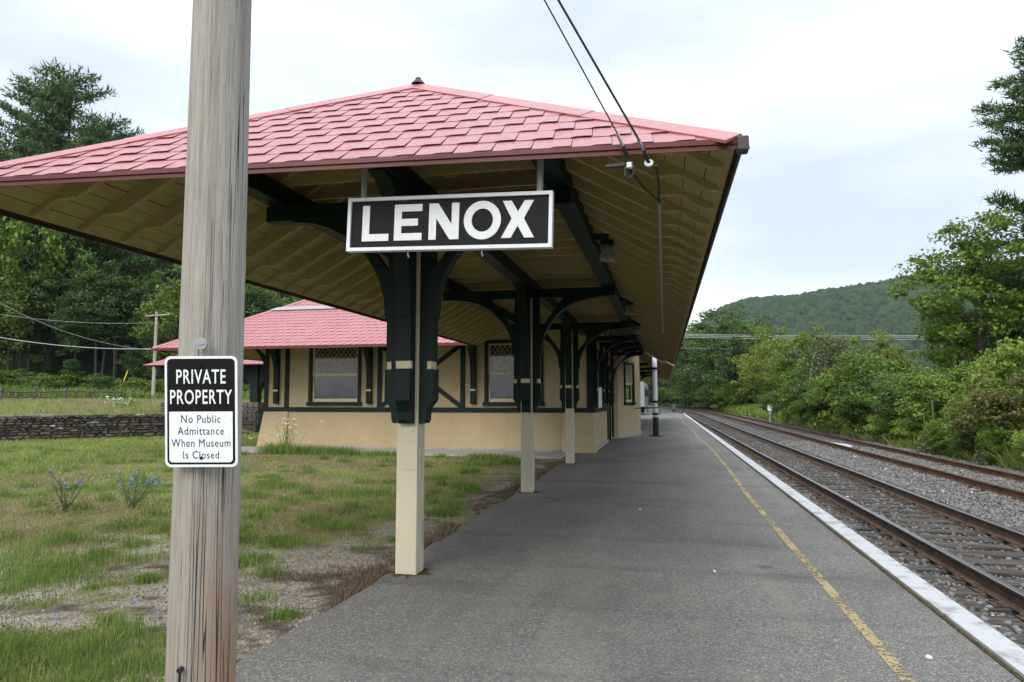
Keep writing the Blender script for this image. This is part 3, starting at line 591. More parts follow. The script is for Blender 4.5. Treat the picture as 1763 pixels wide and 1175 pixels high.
# roof boards seen from below, each one its own
TH = 0.022
def boards(poly, parent, dz=-0.016, w_=0.163):
    P = [Vector(p) for p in poly]; O = P[0]; u = (P[1] - P[0]).normalized(); n_ = u.cross(P[2] - P[0]).normalized(); v = n_.cross(u); q = [((p - O).dot(u), (p - O).dot(v)) for p in P]
    half = []
    for i in range(len(q)):
        a, b = q[i], q[(i + 1) % len(q)]; nx_, ny_ = -(b[1] - a[1]), b[0] - a[0]; l_ = math.hypot(nx_, ny_); half.append((nx_ / l_, ny_ / l_, -(nx_ * a[0] + ny_ * a[1]) / l_))
    x0, x1 = min(a for a, _ in q), max(a for a, _ in q); y = 0.0
    while y < max(b for _, b in q):
        xa = x0 - random.uniform(0, 3)
        while xa < x1:
            ln = random.uniform(3.4, 4.6); pl = clip2([(xa + .002, y + 0.004), (xa + ln - .002, y + 0.004), (xa + ln - .002, y + w_ - 0.004), (xa + .002, y + w_ - 0.004)], half); xa += ln
            if len(pl) < 3: continue
            j = random.uniform(-.003, .003); MB().prism([O + u * a + v * b + n_ * (dz - 0.004 + j) for a, b in pl], n_ * -TH).build('soffit_board', 'soffit_paint', parent)
        y += w_
boards([FL, FR, AP], can); boards([FR, RE, (CXX, YN, ZR), AP], can); boards([LE_, FL, AP, (CXX, Y1, ZR)], can)
# rafters with ogee tails
def rafter(eave, inner, parent, wid=0.065, dep=0.155, mat='soffit_paint', nm='rafter', bt=-0.048):
    e_, i_ = Vector(eave), Vector(inner); d = i_ - e_; L_ = math.hypot(d.x, d.y); h = Vector((d.x, d.y, 0)) / L_; sl = d.z / L_
    if L_ < 0.25: return
    td = lambda t: 0.045 if t < 0.1 else None
    prof = [(0.07, 0.035), (0.13, 0.062), (0.19, 0.064), (0.25, 0.048), (0.31, 0.045), (0.37, 0.062), (0.43, 0.10), (0.48, 0.125), (0.52, 0.13), (0.525, dep), (L_, dep)]
    prof = [p for p in prof if p[0] <= L_ - 0.05] + [(L_, dep if L_ > 0.6 else 0.09)]
    poly = [e_ + h * t + Vector((0, 0, sl * t + bt - dd)) for t, dd in prof] + [e_ + h * L_ + Vector((0, 0, sl * L_ + bt)), e_ + h * 0.07 + Vector((0, 0, sl * 0.07 + bt))]
    sd_ = Vector((-h.y, h.x, 0)) * wid; MB().prism([p - sd_ / 2 for p in poly], sd_).build(nm, mat, parent)
hipx = lambda Y, E, F: E + (CXX - E) * (Y - F.y) / (YA - F.y)
y = 4.70
while y < 30.8:
    xi = hipx(y, ER, FR) if y < YA else CXX + 0.03; xi = max(xi, CXX + 0.03)
    rafter((ER, y, ZE), (xi, y, roofz(xi)), can)
    if y < 21: # level tie between the purlins
        if y > 5.6: MB().box(CXX - 1.62, CXX + 1.62, y + 0.035, y + 0.075, 3.855, 3.99).build('ceiling_tie', 'soffit_paint', can)
    if y < 18.8:
        xl = hipx(y, EL, FL) if y < YA else CXX - 0.03; xl = min(xl, CXX - 0.03); rafter((EL, y, ZE), (xl, y, roofz(xl)), can)
    y += 0.5
for k in range(-5, 6):                         # front jack rafters
    x = CXX + k * 0.505; t = (x - FL.x) / (FR.x - FL.x); e_ = FL.lerp(FR, t); tt = (x - EL) / (CXX - EL) if x < CXX else (ER - x) / (ER - CXX)
    yb = (FL.y + (YA - FL.y) * tt) if x < CXX else (FR.y + (YA - FR.y) * tt); rafter(e_, (x, yb, ZE + (ZR - ZE) * tt), can)
for E_, FF in ((EL, FL), (ER, FR)):
    d = AP - FF; rafter(FF + d * 0.05, FF + d * 0.98, can, 0.08, 0.18)
# purlins and cross beams
for x, y0 in ((CXX - 1.46, 5.25), (CXX, 5.05), (CXX + 1.46, 5.25)):
    MB().box(x - 0.10, x + 0.10, y0, YN if x > CXX + 1 else 21.3, 3.652, 3.852).build('purlin', 'green_paint', can, bevel=0.008)
for y in (6.34, 12.18, 17.82): MB().box(CXX - 1.60, CXX + 1.60, y - 0.085, y + 0.085, 3.49, 3.65).build('cross_beam', 'green_paint', can, bevel=0.006)
# posts: cream timber with four green curved brackets
def bracket_poly(r0, zt, reach, zb=1.42):
    leg = 0.145
    P = [(r0, zb), (r0 + 0.055, zb), (r0 + 0.07, zb + 0.03), (r0 + 0.075, zb + 0.11), (r0 + 0.10, zb + 0.17), (r0 + leg, zb + 0.22), (r0 + leg, 1.94), (r0 + leg - 0.03, 1.94), (r0 + leg - 0.03, 2.02), (r0 + leg - 0.012, 2.02), (r0 + leg - 0.012, 2.46)]
    x0, z0, x1, z1 = r0 + leg + 0.008, 2.47, reach, zt - 0.015
    P.append((x0, 2.44))
    for k in range(1, 9):
        t = k / 8 * math.pi / 2; P.append((x1 - (x1 - x0) * math.cos(t), z0 + (z1 - z0) * math.sin(t)))
    P += [(reach, zt), (reach - 0.62, zt), (r0 + leg - 0.02, zt - 0.58), (r0 + leg - 0.03, zt), (r0, zt)]
    return P
def post(y):
    p = MB().box(CXX - 0.105, CXX + 0.105, y - 0.105, y + 0.105, -0.02, 3.49).build('post', 'cream_paint', can, bevel=0.005)
    for dx, dy, zt, rc in ((-1, 0, 3.49, 1.30), (1, 0, 3.49, 1.30), (0, -1, 3.652, 0.95), (0, 1, 3.652, 0.95)):
        wd = 0.15; P = bracket_poly(0.107, zt, rc); sd_ = Vector((-dy, dx, 0)) * wd
        MB().prism([Vector((CXX + dx * r_, y + dy * r_, z)) - sd_ / 2 for r_, z in P], sd_).build('bracket', 'green_paint', p)
        c = Vector((CXX + dx * 0.185, y + dy * 0.185, 1.98)); r2 = sd_ * 0.5; o = Vector((dx, dy, 0)) * 0.042
        MB().prism([c - r2 * 1.01 + Vector((0, 0, -.037)), c + r2 * 1.01 + Vector((0, 0, -.037)), c + r2 * 1.01 + Vector((0, 0, .037)), c - r2 * 1.01 + Vector((0, 0, .037))], o).build('collar_band', 'cream_trim', p)
    MB().box(CXX - 0.025, CXX + 0.106, y - 0.111, y - 0.104, 0.98, 1.36).build('patch_board', 'cream_paint', p) if y < 7 else None
for y in (6.34, 12.18, 17.82):
    post(y); n = 26; rim = [Vector((CXX + (0.15 + .045 * math.sin(k * 2.3 + y) + .03 * math.sin(k * 5.1)) * math.cos(6.2832 * k / n) * 1.25, y + (0.15 + .04 * math.sin(k * 1.9) + .03 * math.sin(k * 4.3 + y)) * math.sin(6.2832 * k / n) * 1.25, 0.002)) for k in range(n)]
    MB().add(rim + [Vector((CXX, y, 0.012))], [(k, (k + 1) % n, n) for k in range(n)]).build('dark_ring', 'moss', can, True)  # irregular dark ring on the asphalt around the post foot
# lamps on the platform-side purlin
for i, y in enumerate((8.7, 14.4, 18.6)):
    t = thing('platform_lamp', (CXX + 1.72, y, 3.55), 'bell shaped glass lamp on dark bracket under the canopy', 'lamp', 'lamps under the canopy')
    m = MB().bar((CXX + 1.56, y, 3.74), (CXX + 1.76, y, 3.72), 0.07, 0.09).lathe((CXX + 1.74, y, 3.62), [(0.0, 0.07), (0.09, 0.06), (0.10, 0.0), (0.0, 0.0)], 10); m.build('lamp_bracket', 'black_paint', t)
    MB().lathe((CXX + 1.74, y, 3.42), [(0.0, 0.0), (0.09, 0.005), (0.105, 0.03), (0.075, 0.15), (0.07, 0.205), (0.0, 0.206)], 14).build('lamp_shade', 'lamp_glass', t, True)

# ------------------------------------------------------------------ station building
BX0, BX1, BY = -13.60, -2.20, 21.45
st = thing('station_building', (-8, 30, 0), 'cream stucco station house with dark green half timbering and red roof', 'building')
WT = 4.55; wins = [(-11.93, -10.0, 1.50, 3.52), (-5.68, -3.75, 1.50, 3.52)]
m = MB(); xs = [BX0] + [v_ for w_ in wins for v_ in w_[:2]] + [BX1]
for a, b in ((xs[0], xs[1]), (xs[2], xs[3]), (xs[4], xs[5])): m.box(a, b, BY, BY + 0.3, 1.25, WT)
for a, b, c, d in wins: m.box(a, b, BY, BY + 0.3, 1.25, c); m.box(a, b, BY, BY + 0.3, d, WT)
m.box(BX0, BX0 + 0.3, BY + 0.3, 40, 1.25, WT).box(BX0, BX1, 39.7, 40, 1.25, WT)
m.build('wall', 'stucco', st)
m = MB()                                      # battered base, corner piers proud of it
m.prism([(BX0 + .9, BY - 0.06, 0.0), (BX0 + .9, BY - 0.02, 1.25), (BX0 + .9, BY + 0.3, 1.25), (BX0 + .9, BY + 0.3, 0)], (BX1 - BX0 - 1.8, 0, 0)); m.build('base_wall', 'stucco', st)
for a, b, fl in ((BX0, BX0 + 0.93, -1), (BX1 - 0.95, BX1, 1)):
    m = MB(); o0, o1 = (0.14, 0) if fl < 0 else (0, 0.10)
    m.add([(a - o0, BY - 0.22, 0), (b + o1, BY - 0.22, 0), (b + o1, BY + 0.4, 0), (a - o0, BY + 0.4, 0), (a, BY - 0.05, 1.25), (b, BY - 0.05, 1.25), (b, BY + 0.4, 1.25), (a, BY + 0.4, 1.25)], [(0, 3, 2, 1), (4, 5, 6, 7), (0, 1, 5, 4), (1, 2, 6, 5), (2, 3, 7, 6), (3, 0, 4, 7)]); m.build('base_pier', 'stucco', st)
MB().box(BX0 + 0.98, BX1 - 1.0, BY - 0.12, BY - 0.0, -0.1, 0.085).build('plinth', 'concrete', st)
def tim(x0, x1, z0, z1, pr=0.035): MB().box(x0, x1, BY - pr, BY - 0.002, z0, z1).build('timber', 'green_paint', st)
MB().box(BX0 - 0.03, BX1 + 0.03, BY - 0.075, BY - 0.001, 1.235, 1.385).build('sill_rail', 'green_paint', st, bevel=0.008)
for a, b in ((BX0 - .02, BX0 + 0.13), (-12.84, -12.68), (-9.40, -9.24), (-6.50, -6.34), (-3.16, -3.0), (BX1 - 0.17, BX1 + 0.02)): tim(a, b, 1.386, WT)
for a, b in (((-9.235, 1.44), (-6.505, 3.42)), ((-6.505, 1.44), (-9.235, 3.42))):
    dz = 0.0 if a[0] < b[0] else 0.004; p0, p1 = Vector((a[0], BY - 0.018 - dz, a[1])), Vector((b[0], BY - 0.018 - dz, b[1])); MB().bar(p0, p1, 0.03, 0.145).build('brace', 'green_paint', st)
MB().box(-9.24, -6.50, BY - 0.033, BY - 0.002, 3.5, 3.62).build('timber', 'green_paint', st)
def window(x0, x1, z0, z1, par, T, diamond=True, curtain=True):
    """window in the local plane x,z (y=0 the wall face, outwards -y), moved by T"""
    def B(mb, nm, mt, pr, sm_=False):
        mb.v = [tuple(T @ Vector(v_)) for v_ in mb.v]; return mb.build(nm, mt, pr, sm_)
    f = MB(); fw = 0.11
    f.box(x0 - fw, x0, -0.05, 0.0, z0 - 0.11, z1 + fw).box(x1, x1 + fw, -0.05, 0.0, z0 - 0.11, z1 + fw).box(x0, x1, -0.05, 0, z1, z1 + fw).box(x0 - 0.16, x1 + 0.16, -0.085, -0.001, z0 - 0.115, z0)
    f = B(f, 'window', 'green_paint', par); mid = (z0 + z1) / 2 - 0.02
    for a, b, y0 in ((z0 + 0.005, mid, 0.05), (mid, z1 - 0.005, 0.02)):
        s_ = MB().box(x0 + .004, x0 + 0.06, y0, y0 + 0.03, a, b).box(x1 - 0.06, x1 - .004, y0, y0 + 0.03, a, b).box(x0 + 0.06, x1 - 0.06, y0, y0 + 0.03, a, a + (0.11 if a < mid - .1 else 0.05)).box(x0 + 0.06, x1 - 0.06, y0, y0 + 0.03, b - 0.045, b); B(s_, 'sash', 'cream_trim', f)
        B(MB().add([(x0 + 0.06, y0 + 0.018, a), (x1 - 0.06, y0 + 0.018, a), (x1 - 0.06, y0 + 0.018, b), (x0 + 0.06, y0 + 0.018, b)], [(0, 1, 2, 3)]), 'pane', 'glass', f)
    if diamond:
        a0, a1, b0, b1 = x0 + 0.06, x1 - 0.06, mid + 0.05, z1 - 0.05; m_ = MB(); stp = 0.165; sl = 1.25
        for sg in (1, -1):
            k = -20
            while k < 40:
                c0 = a0 + k * stp; pts = []
                za, zb = b0, b1; xa = c0 if sg > 0 else c0; xb = c0 + sg * (b1 - b0) / sl
                lo, hi = (xa, xb); t0, t1 = 0.0, 1.0; dx = xb - xa
                for lim, s2 in ((a0, 1), (a1, -1)):
                    ta = (lim - xa) / dx
                    if dx * s2 > 0: t0 = max(t0, ta)
                    else: t1 = min(t1, ta)
                if t1 - t0 > 0.02: m_.bar((xa + dx * t0, 0.03 + (0.004 if sg > 0 else 0), za + (zb - za) * t0), (xa + dx * t1, 0.03 + (0.004 if sg > 0 else 0), za + (zb - za) * t1), 0.010, 0.014, (0, 1, 0))
                k += 1
        B(m_, 'lattice', 'cream_trim', f)
    if curtain:
        m_ = MB(); n = 60; vs = []
        for k in range(n + 1):
            t = k / n
            vs += [(x0 + (x1 - x0) * t, 0.32 + 0.03 * math.sin(t * 70) + 0.02 * math.sin(t * 31), z) for z in (z0, z1)]
        ks = [k for k in range(n) if (k / n < 0.30 or 0.55 < k / n < 0.95)]
        m_.add(vs, [(2 * k, 2 * k + 2, 2 * k + 3, 2 * k + 1) for k in ks]); B(m_, 'curtain', 'curtain_cloth', f, True)
    yb_ = 0.7 if curtain else 0.2
    B(MB().box(x0 - 0.3, x1 + 0.3, yb_, yb_ + .02, z0 - 0.3, z1 + 0.3).box(x0 - .3, x1 + .3, yb_ - .1, yb_, z0 - .3, z0 - .28), 'room_backing', 'dark_room', f)
    return f
TF = Matrix.Translation((0, BY, 0))
window(-11.82, -10.11, 1.56, 3.46, st, TF); window(-5.57, -3.86, 1.56, 3.46, st, TF)
def wall_bracket(base, dirv, reach, zt, zb=1.50, wd=0.17):
    P = [(0, zb), (0.10, zb), (0.12, zb + 0.05), (0.13, zb + 0.42), (0.10, zb + 0.42), (0.10, zb + 0.49), (0.12, zb + 0.49), (0.12, 2.45)]
    for k in range(0, 9):
        t = k / 8 * math.pi / 2; P.append((reach - (reach - 0.13) * math.cos(t), 2.5 + (zt - 2.52) * math.sin(t)))
    P += [(reach, zt), (reach - 0.5, zt), (0.11, zt - 0.62), (0.10, zt), (0, zt)]
    b, d = Vector(base), Vector(dirv); s_ = Vector((-d.y, d.x, 0)) * wd; o = MB().prism([b + d * r_ + Vector((0, 0, z)) - s_ / 2 for r_, z in P], s_).build('eave_bracket', 'green_paint', st)
    MB().prism([b + d * 0.101 - s_ * .505 + Vector((0, 0, zb + .425)), b + d * 0.101 + s_ * .505 + Vector((0, 0, zb + .425)), b + d * 0.101 + s_ * .505 + Vector((0, 0, zb + .485)), b + d * 0.101 - s_ * .505 + Vector((0, 0, zb + .485))], d * 0.026).build('collar_band', 'cream_trim', o)
ZB = 3.30; EB = 18.95; XB0 = -16.12
for x in (-13.12, -9.66, -6.04): wall_bracket((x, BY - 0.03, 0), (0, -1, 0), 1.25, 3.68)
wall_bracket((BX0 - 0.01, BY + 0.25, 0), (-1, 0, 0), 1.25, 3.68)
MB().box(XB0 + 1.15, -5.4, BY - 1.28, BY - 1.10, 3.68, 3.84).build('eave_beam', 'green_paint', st); MB().box(XB0 + 1.15, XB0 + 1.33, BY - 1.09, 38, 3.68, 3.84).build('eave_beam', 'green_paint', st)
# roof of the building
SLB = 0.566; hw = (ER - XB0) / 2; xr = (ER + XB0) / 2; zr = ZB + hw * SLB; V3 = lambda x, y: Vector((x, y, ZB + (y - EB) * SLB))
P1, P2, VY, AF = V3(XB0, EB), V3(EL, EB), V3(CXX, EB + 2.9), Vector((xr, EB + hw, zr)); YB = 41.5; AB = Vector((xr, YB - 0.5, zr)); P4 = Vector((XB0, YB, ZB)); P5 = Vector((CXX, YB, VY.z))
m = MB(); sheet(m, [P1, P2, VY, AF], 0.012, 0); sheet(m, [P4, P1, AF, AB], 0.012, 0); sheet(m, [VY, P5, AB, AF], 0.012, 0); sheet(m, [P5, P4, AB], 0.012, 0)
brf = m.build('roof', 'fascia_dark', st)
tile_face([P1, P2, VY, AF], brf, 300); tile_face([P4, P1, AF, AB], brf, 0, 'side_tile'); tile_face([VY, P5, AB, AF], brf, 0, 'side_tile')
n1_ = (P2 - P1).cross(AF - P1).normalized(); n2_ = (P1 - P4).cross(AF - P1).normalized(); cap_save = deck; deck = brf; cap_run(P1, AF, n1_, n2_); deck = cap_save
u_ = Vector((1, 0, 0)); vv_ = Vector((0, 1, SLB)).normalized(); s0 = 2.93
q0 = P1 + vv_ * s0; xa_ = s0 * vv_.y
MB().prism([Vector((XB0 + xa_ - .02, q0.y, q0.z)) + n1_ * 0.035, Vector((-6.0, q0.y, q0.z)) + n1_ * 0.035, Vector((-6.0, q0.y, q0.z)) + n1_ * 0.04 + vv_ * 0.26, Vector((XB0 + xa_ + 0.2, q0.y, q0.z)) + n1_ * 0.04 + vv_ * 0.26], n1_ * 0.012).build('flashing', 'steel_grey', brf)
deckb = MB(); sheet(deckb, [P1, P2, VY, AF], 0.02, -0.03); sheet(deckb, [P4, P1, AF, AB], 0.02, -0.03); deckb.build('soffit', 'soffit_paint', st)
y = EB; MB().box(XB0, EL - 0.04, EB - 0.03, EB, ZB - 0.085, ZB - 0.004).build('eave_fascia', 'fascia_red', st); MB().box(XB0 - .03, XB0, EB - 0.03, YB, ZB - 0.085, ZB - 0.004).build('eave_fascia', 'fascia_red', st)
x = XB0 + 0.6
while x < EL - 0.1:
    yi = min(BY, EB + (x - XB0)); rafter((x, EB, ZB), (x, yi, ZB + (yi - EB) * SLB), st); x += 0.5
# platform side: wall, windows, door, bay
YS = BY + 0.3; PW = [(22.25, 23.55, 1.5, 3.2), (24.6, 25.7, 1.5, 3.2)]; m = MB()
segs = [(YS, 22.25), (23.55, 24.6), (25.7, 27.1), (28.25, 29.55)]
for a, b in segs: m.box(BX1 - 0.3, BX1, a, b, 0, WT)
for a, b, c, d in PW: m.box(BX1 - 0.3, BX1, a, b, 0, c); m.box(BX1 - 0.3, BX1, a, b, d, WT)
m.box(BX1 - 0.3, BX1, 27.1, 28.25, 2.35, WT); MB().box(BX1 - 0.3, BX1, 36.0, 40, 0, WT).build("platform_wall", "stucco", st); m.build('platform_wall', 'stucco', st)
TP = Matrix.Translation((BX1, 0, 0)) @ Matrix.Rotation(math.pi / 2, 4, 'Z')
for a, b, c, d in PW: window(a, b, c, d, st, TP, True, False)
nb = thing('notice_board', (BX1 + 0.05, 22.9, 1.4), 'white notice board hanging below the platform window by the building corner', 'notice board')
MB().box(BX1 + 0.09, BX1 + 0.115, 22.3, 23.5, 1.38, 2.05).build('panel', 'white_paint', nb); MB().box(BX1 + 0.088, BX1 + 0.12, 22.27, 22.3, 1.36, 2.07).box(BX1 + 0.088, BX1 + 0.12, 23.5, 23.53, 1.36, 2.07).build('edge_strip', 'steel_grey', nb)
for a, b in ((YS - 0.3, YS - 0.05), (24.0, 24.15), (26.2, 26.35), (28.9, 29.05)): MB().box(BX1 + 0.002, BX1 + 0.035, a, b, 1.386, WT).build('timber', 'green_paint', st)
MB().box(BX1 + 0.003, BX1 + 0.07, YS - 0.27, 27.0, 1.235, 1.385).build('sill_rail', 'green_paint', st)
d_ = MB().box(BX1 - 0.12, BX1 - 0.07, 27.17, 28.18, 0.02, 2.28).build('door', 'green_paint', st); MB().box(BX1 - 0.072, BX1 - 0.06, 27.3, 28.05, 1.1, 2.1).build('pane', 'glass', d_)
MB().box(BX1 + 0.001, BX1 + 0.05, 27.0, 27.12, 0.01, 2.5).box(BX1 + 0.001, BX1 + 0.05, 28.23, 28.35, 0.01, 2.5).box(BX1 + 0.001, BX1 + 0.05, 27.12, 28.23, 2.35, 2.5).build('door_frame', 'green_paint', st)
MB().tube([(BX1 + 0.10, 28.6, 0.12), (BX1 + 0.10, 28.6, 3.4)], 0.05, 8).build('downspout', 'green_paint', st)
bay = [(-2.2, 29.55), (-1.95, 29.60), (-1.15, 32.10), (-1.15, 34.2), (-2.2, 36.0)]; m = MB()
for i in range(4):
    a, b = Vector((*bay[i], 0)), Vector((*bay[i + 1], 0)); dv = (b - a).normalized(); nn = Vector((-dv.y, dv.x, 0)) * 0.25
    if i == 1:
        l_ = (b - a).length; w0, w1 = 0.75, 1.95
        for s0_, s1_, z0, z1 in ((0, w0, 0.1, WT), (w1, l_, 0.1, WT), (w0, w1, 0.1, 1.45), (w0, w1, 3.25, WT)): m.prism([a + dv * s0_ + Vector((0, 0, z0)), a + dv * s1_ + Vector((0, 0, z0)), a + dv * s1_ + Vector((0, 0, z1)), a + dv * s0_ + Vector((0, 0, z1))], nn)
        T = Matrix.Translation((a.x, a.y, 0)) @ Matrix.Rotation(math.atan2(dv.y, dv.x), 4, 'Z'); TB = (T, w0, w1)
    else: m.prism([a + Vector((0, 0, 0.1)), b + Vector((0, 0, 0.1)), b + Vector((0, 0, WT)), a + Vector((0, 0, WT))], nn)
m.build('bay_wall', 'stucco', st); window(TB[1] + 0.1, TB[2] - 0.1, 1.52, 3.18, st, TB[0], True, False)
m = MB()
for i in range(4):
    a, b = Vector((*bay[i], 0)), Vector((*bay[i + 1], 0)); dv = (b - a).normalized(); nn = Vector((-dv.y, dv.x, 0)); m.prism([a - nn * 0.04, b - nn * 0.04, b - nn * 0.04 + Vector((0, 0, 0.12)), a - nn * 0.04 + Vector((0, 0, 0.12))], nn * 0.2)
m.build('bay_plinth', 'concrete', st); MB().box(BX1 - .1, BX1 + 0.05, YS, 27.0, -0.05, 0.10).build('plinth', 'concrete', st)
for y in (21.66, 24.08, 26.28, 28.97):
    wall_bracket((BX1 + 0.03, y, 0), (1, 0, 0), 1.15, 3.49); MB().box(BX1, BX1 + 1.38, y - 0.08, y + 0.08, 3.49, 3.65).build('cross_beam', 'green_paint', st)
MB().box(BX0 - 0.6, -2.9, EB + 0.35, BY - 0.2, -0.2, 0.035).build('walk_slab', 'concrete', None); struct(bpy.data.objects['walk_slab']); bpy.data.objects['walk_slab'].name = 'pavement'
# the canopy goes on beyond the signal mast, past the far end of the building
fc = thing('far_canopy', (CXX, 46, 0), 'far stretch of the platform canopy beyond the white signal mast', 'canopy'); YF0, YF1 = 32.7, 60.0
m = MB(); sheet(m, [(ER, YF0, ZE), (ER, YF1, ZE), (CXX, YF1 - 2.2, ZR), (CXX, YF0, ZR)], 0.06, 0); sheet(m, [(EL, YF1, ZE), (EL, 42, ZE), (CXX, 42, ZR), (CXX, YF1 - 2.2, ZR)], 0.06, 0); sheet(m, [(ER, YF1, ZE), (EL, YF1, ZE), (CXX, YF1 - 2.2, ZR)], 0.06, 0)
sheet(m, [(-0.95, YN + .02, roofz(-0.95)), (-0.95, YF0 - .02, roofz(-0.95)), (CXX, YF0 - .02, ZR), (CXX, YN + .02, ZR)], 0.05, 0); m.build('roof', 'soffit_paint', fc)
rafter((ER, YN + 0.03, ZE), (-0.92, YN + 0.03, roofz(-0.92)), can, 0.04, 0.175, 'white_paint', 'lit_end_rafter', -0.07)  # last rafter again, its sky-lit lower edge put in as white colour
y = 33.2
while y < 59: rafter((ER, y, ZE), (CXX + 1.0, y, roofz(CXX + 1.0)), fc); y += 0.75
fas((ER, YF0, ZE), (ER, YF1, ZE), 'fascia_dark', (1, 0, 0), 'side_fascia'); 
for y in (38.0, 44.0, 50.0, 56.0):
    pp = MB().box(CXX - 0.1, CXX + 0.1, y - 0.1, y + 0.1, -0.02, 3.49).build('post', 'cream_paint', fc)
    MB().box(CXX - 1.6, CXX + 1.6, y - .08, y + .08, 3.49, 3.65).build('cross_beam', 'green_paint', fc)
    for dx in (-1, 1): MB().prism([Vector((CXX + dx * r_, y - 0.07, z)) for r_, z in bracket_poly(0.102, 3.49, 1.3)], (0, 0.14, 0)).build('bracket', 'green_paint', pp)

# ------------------------------------------------------------------ lettering
def text_pts(txt, bold=0.0, mono=False):
    cu_ = bpy.data.curves.new('lettering', 'FONT'); cu_.body = txt; cu_.resolution_u = 4; cu_.offset = bold; cu_.space_character = 1.12
    o = bpy.data.objects.new('lettering', cu_); COL.objects.link(o); dg = bpy.context.evaluated_depsgraph_get()
    me = bpy.data.meshes.new_from_object(o.evaluated_get(dg)); v = [tuple(p.co) for p in me.vertices]; f = [tuple(p.vertices) for p in me.polygons]
    bpy.data.objects.remove(o); bpy.data.curves.remove(cu_); return v, f
def text_in(mb, txt, T, x0, x1, z0, z1, y, bold=0.0):
    v, f = text_pts(txt, bold); xs = [p[0] for p in v]; ys = [p[1] for p in v]; a, b, c, d = min(xs), max(xs), min(ys), max(ys)
    mb.add([T @ Vector((x0 + (p[0] - a) / (b - a) * (x1 - x0), y, z0 + (p[1] - c) / (d - c) * (z1 - z0))) for p in v], f)
def rrect(x0, x1, z0, z1, r, n=6):
    P = []
    for cx_, cz_, a0 in ((x1 - r, z1 - r, 0), (x0 + r, z1 - r, 90), (x0 + r, z0 + r, 180), (x1 - r, z0 + r, 270)):
        for k in range(n + 1): a = R(a0 + 90 * k / n); P.append((cx_ + r * math.cos(a), cz_ + r * math.sin(a)))
    return P

# ------------------------------------------------------------------ station name board
SW, SH = 1.465, 0.38
SPc = atY(770.5, 384, 4.40); TS = Matrix.Translation(SPc) @ Matrix.Rotation(R(1.6), 4, 'Y')
sg = thing('station_sign', SPc, 'black station name board with white letters LENOX hanging from the canopy', 'sign')
def SB(mb, nm, mt, bev=0.0): mb.v = [tuple(TS @ Vector(v_)) for v_ in mb.v]; return mb.build(nm, mt, sg, bevel=bev)
hw_, hh_ = SW / 2, SH / 2; fb = 0.024
SB(MB().box(-hw_ + fb, hw_ - fb, -0.012, 0.02, -hh_ + fb, hh_ - fb), 'board', 'board_black')
fm = MB().box(-hw_, hw_, -0.03, 0.03, hh_ - fb, hh_).box(-hw_, hw_, -0.03, 0.03, -hh_, -hh_ + fb).box(-hw_, -hw_ + fb, -0.03, 0.03, -hh_ + fb, hh_ - fb).box(hw_ - fb, hw_, -0.03, 0.03, -hh_ + fb, hh_ - fb); SB(fm, 'frame', 'letter_white')
def ux(p): return -hw_ + (p - 95) / 935 * SW
lt, lb = hh_ - 0.147 * SH, hh_ - 0.815 * SH; stw = 0.053; yl = (-0.018, 0.006)
def letter(polys):
    m_ = MB()
    for P in polys: m_.prism([(x, yl[0], z) for x, z in P], (0, yl[1], 0))
    SB(m_, 'letter', 'letter_white')
def rect(x0, x1, z0, z1): return [(x0, z0), (x1, z0), (x1, z1), (x0, z1)]
mid_ = (lt + lb) / 2
x0, x1 = ux(165), ux(292); letter([[(x0, lb), (x1, lb), (x1, lb + 0.05), (x0 + stw, lb + 0.05), (x0 + stw, lt), (x0, lt)]])
x0, x1 = ux(318), ux(448); letter([[(x0, lb), (x1, lb), (x1, lb + .05), (x0 + stw, lb + .05), (x0 + stw, mid_ - .025), (x1 - .03, mid_ - .025), (x1 - .03, mid_ + .025), (x0 + stw, mid_ + .025), (x0 + stw, lt - .05), (x1, lt - .05), (x1, lt), (x0, lt)]])
x0, x1 = ux(480), ux(618); letter([[(x0, lb), (x0 + stw, lb), (x0 + stw, lt - 0.105), (x1 - stw - 0.012, lb), (x1, lb), (x1, lt), (x1 - stw, lt), (x1 - stw, lb + 0.105), (x0 + stw + 0.012, lt), (x0, lt)]])
x0, x1 = ux(640), ux(806); cx_, rx, rz = (x0 + x1) / 2, (x1 - x0) / 2, (lt - lb) / 2 + 0.006; m_ = MB(); n = 40; vs = []
for k in range(n):
    t = 2 * math.pi * k / n
    for q in (1.0, 0.0): vs += [(cx_ + (rx - (1 - q) * 0.055) * math.cos(t), yl[0] + yy, mid_ + (rz - (1 - q) * 0.053) * math.sin(t)) for yy in (0, yl[1])]
for k in range(n):
    a, b = 4 * k, 4 * ((k + 1) % n); m_.f += [(a, b, b + 2, a + 2), (a + 1, a + 3, b + 3, b + 1), (a, a + 1, b + 1, b), (a + 2, b + 2, b + 3, a + 3)]
m_.v = vs; m_.mi = [0] * len(m_.f); SB(m_, 'letter', 'letter_white')
x0, x1 = ux(808), ux(952); xm = (x0 + x1) / 2; dx = 0.066
letter([[(x0, lb), (x0 + dx, lb), (xm, mid_ - 0.045), (x1 - dx, lb), (x1, lb), (xm + 0.042, mid_ + 0.004), (x1 - 0.006, lt), (x1 - dx - 0.002, lt), (xm, mid_ + 0.052), (x0 + dx + 0.002, lt), (x0 + 0.006, lt), (xm - 0.042, mid_ + 0.004)]])
for x in (-0.63, 0.64): SB(MB().tube([(x, 0, hh_), (x, 0, hh_ + 0.26)], 0.022, 10), 'hanger_pipe', 'steel_grey')
for x in (-0.28, 0.25): SB(MB().tube([(x, 0, -hh_ - 0.001), (x, 0, -hh_ - 0.035)], 0.006, 6).tube([(x, 0, -hh_ - 0.03), (x + .012, 0, -hh_ - 0.04), (x, 0, -hh_ - .05)], 0.004, 5), 'eye_bolt', 'steel_grey')

